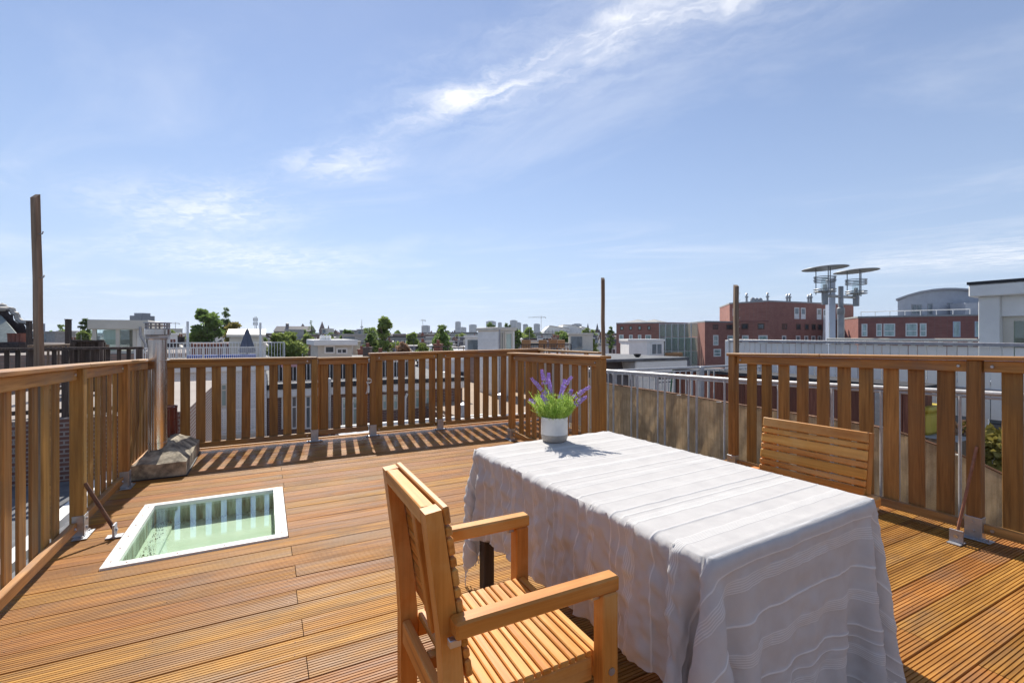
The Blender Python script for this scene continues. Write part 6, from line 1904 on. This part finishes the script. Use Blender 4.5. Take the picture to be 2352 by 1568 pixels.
def crane(label, px_, ytop, Y, jl, jr):
    p = at(px_, ytop, Y); t_ = thing('tower_crane', label, 'crane', (p.x, Y, GZ)); H = p.z - GZ
    s = Y / FPX
    part('mast', MB().box(-.35 * s, .35 * s, -.3 * s, .3 * s, 0, H), 'crane_metal', t_)
    part('jib', MB().box(-jl * s, jr * s, -.3 * s, .3 * s, H - 3.2 * s, H - 2.4 * s), 'crane_metal', t_)
    part('counterweight', MB().box(jr * s - 2 * s, jr * s, -.4 * s, .4 * s, H - 4.6 * s, H - 3.21 * s), 'concrete', t_)
    part('cab', MB().box(-.9 * s, .9 * s, -.5 * s, .5 * s, H - 4.8 * s, H - 3.21 * s), 'white_paint', t_)
    part('tie', MB().tube((0, 0, H), (-jl * .7 * s, 0, H - 2.4 * s), .18 * s, .18 * s, 4).tube((0, 0, H), (jr * .9 * s, 0, H - 2.4 * s), .18 * s, .18 * s, 4), 'crane_metal', t_)
crane('construction crane with long jib over the white tents', 1243, 726, 1300, 30, 11)
crane('slim construction crane beside the square slate grey tower', 971, 733, 1900, 6, 7)
crane('red construction crane between flue and big tree', 403, 740, 900, 22, 10)
# radio mast and television mast
p = at(587, 727, 300); t_ = thing('radio_mast', 'lattice mobile phone mast behind the cream shed', 'mast', (p.x, 300, GZ))
H = p.z - GZ
part('lattice', MB().tube((-.7, 0, 0), (-.45, 0, H), .12, .1, 5).tube((.7, 0, 0), (.45, 0, H), .12, .1, 5).tube((0, .7, 0), (0, .45, H), .12, .1, 5), 'dark_metal', t_)
for k_ in range(8): part('antenna', MB().box(-1.3 + (k_ % 4) * .8, -.9 + (k_ % 4) * .8, -.5, -.2, H - 5.5 + (k_ // 4) * 2.6, H - 3.4 + (k_ // 4) * 2.6), 'lamp_grey', t_)
# church roof and spires
Yc = 420
p = at(*zq(400, 720, 1190, 365), Yc)
ch = thing('church', 'dark slate church roof with small spire on the horizon', 'church', (p.x, Yc, GZ))
hz = p.z - GZ
part('nave', MB().box(-14, 18, 0, 12, 0, hz - 3), 'dark_brick', ch)
part('roof', MB().prism([(-.5, hz - 3), (12.5, hz - 3), (6, hz + 1.6)], -14.5, 18.5, 0), 'slate', ch)
x0 = at(zq(400, 720, 1139, 0)[0], 0, Yc).x - p.x; zs = at(0, zq(400, 720, 0, 318)[1], Yc).z - GZ
part('spire', MB().tube((x0, 6, hz), (x0, 6, hz + 4), 1.6, 1.4, 8).tube((x0, 6, hz + 4), (x0, 6, zs), 1.6, .1, 8), 'slate', ch)
p = at(*zq(400, 720, 1488, 305), Yc + 20)
cs = thing('museum_towers', 'ornate dark brick gabled towers on the horizon beside the cypress', 'building', (p.x, Yc + 20, GZ)); hz = p.z - GZ
for dx, f, r_ in ((0, 1.0, 2.2), (-18, .93, 4.0), (6, .88, 1.4)):
    part('tower', MB().tube((dx, 0, 0), (dx, 0, hz * f - 9), r_ * 1.3, r_ * 1.3, 4).tube((dx, 0, hz * f - 9), (dx, 0, hz * f), r_ * 1.5, .1, 4), 'brown_brick', cs)
part('hall', MB().box(-24, 10, 2, 20, 0, hz - 12), 'brown_brick', cs)
p = at(1362, 742, 500); cs2 = thing('twin_spire_church', 'church with paired pinnacles on the horizon right of the white tents', 'church', (p.x, 500, GZ)); hz = p.z - GZ
for dx in (-5, 5):
    part('tower', MB().box(dx - 2.5, dx + 2.5, 0, 5, 0, hz - 7), 'dark_brick', cs2); part('pinnacle', MB().tube((dx, 2.5, hz - 7), (dx, 2.5, hz), 1.6, .1, 6), 'slate', cs2)
part('nave', MB().box(-12, 12, 5.1, 20, 0, hz - 9), 'dark_brick', cs2)
p = at(zq(400, 720, 1852, 0)[0], 733, 2600); t_ = thing('television_tower', 'needle thin transmission tower on the far horizon', 'tower', (p.x, 2600, GZ)); H = p.z - GZ
part('shaft', MB().tube((0, 0, 0), (0, 0, H * .7), 4.5, 3, 8).tube((0, 0, H * .7), (0, 0, H), 2, .8, 6), 'concrete', t_); part('gallery', MB().lathe([(3, H * .58), (8, H * .6), (8, H * .64), (3, H * .66)], 12), 'concrete', t_)
# white tents / wrapped building
Yt = 240
p = at(1250, 790, Yt); tn = thing('scaffold_tent', 'big white sheeted scaffold with peaked tent roofs on the horizon', 'building', (p.x, Yt, GZ))
def tp_(x, y): q = at(*zq(900, 720, x, y), Yt); return (q.x - p.x, q.z - GZ)
for k_, (xs, dy) in enumerate(((((1690, 395), (1740, 345), (1925, 372), (1925, 470), (1690, 470)), 0), (((1865, 378), (1870, 335), (1990, 340), (2045, 372), (2045, 480), (1865, 480)), 4), (((2030, 372), (2055, 350), (2140, 374), (2140, 470), (2030, 470)), 8))):
    pts = [tp_(*q) for q in xs]
    part('sheeted_bay', MB().prism(pts, dy, dy + 26, 1), 'white_paint', tn)
    ridge = pts[1:-2]
    part('tent_roof', MB().add([(q[0], dy - .8, q[1] + .15) for q in ridge] + [(q[0], dy + 27, q[1] + .15) for q in ridge], [tuple(list(range(len(ridge))) + list(range(2 * len(ridge) - 1, len(ridge) - 1, -1)))] if len(ridge) == 2 else [(0, 1, 4, 3), (1, 2, 5, 4)]), 'tent_white', tn)
for k_ in range(7):
    x = tp_(1700 + k_ * 33, 0)[0]; part('standard', MB().box(x - .12, x + .12, -.35, -.1, 0, tp_(0, 385)[1]), 'galv_dull', tn)
for k_ in range(3):
    q0, q1 = tp_(1692, 400 + k_ * 25), tp_(1920, 400 + k_ * 25); part('ledger', MB().box(q0[0], q1[0], -.5, -.36, q0[1] - .1, q0[1] + .1), 'galv_dull', tn)

# thin summer haze over the whole city
hz_ = part('haze', MB().box(-9500, 9500, -3500, 15500, GZ - 2, 240), None, None)
hm_ = bpy.data.materials.new('haze'); hm_.use_nodes = True
hn = hm_.node_tree.nodes; hn.clear()
ho_ = hn.new('ShaderNodeOutputMaterial'); hv = hn.new('ShaderNodeVolumePrincipled')
hv.inputs['Color'].default_value = (.80, .88, 1.0, 1); hv.inputs['Density'].default_value = 0.8e-4; hv.inputs['Anisotropy'].default_value = .3
hm_.node_tree.links.new(hv.outputs[0], ho_.inputs['Volume'])
hz_.data.materials.append(hm_)
tag(hz_, 'thin pale haze over the city', None, None, 'stuff')
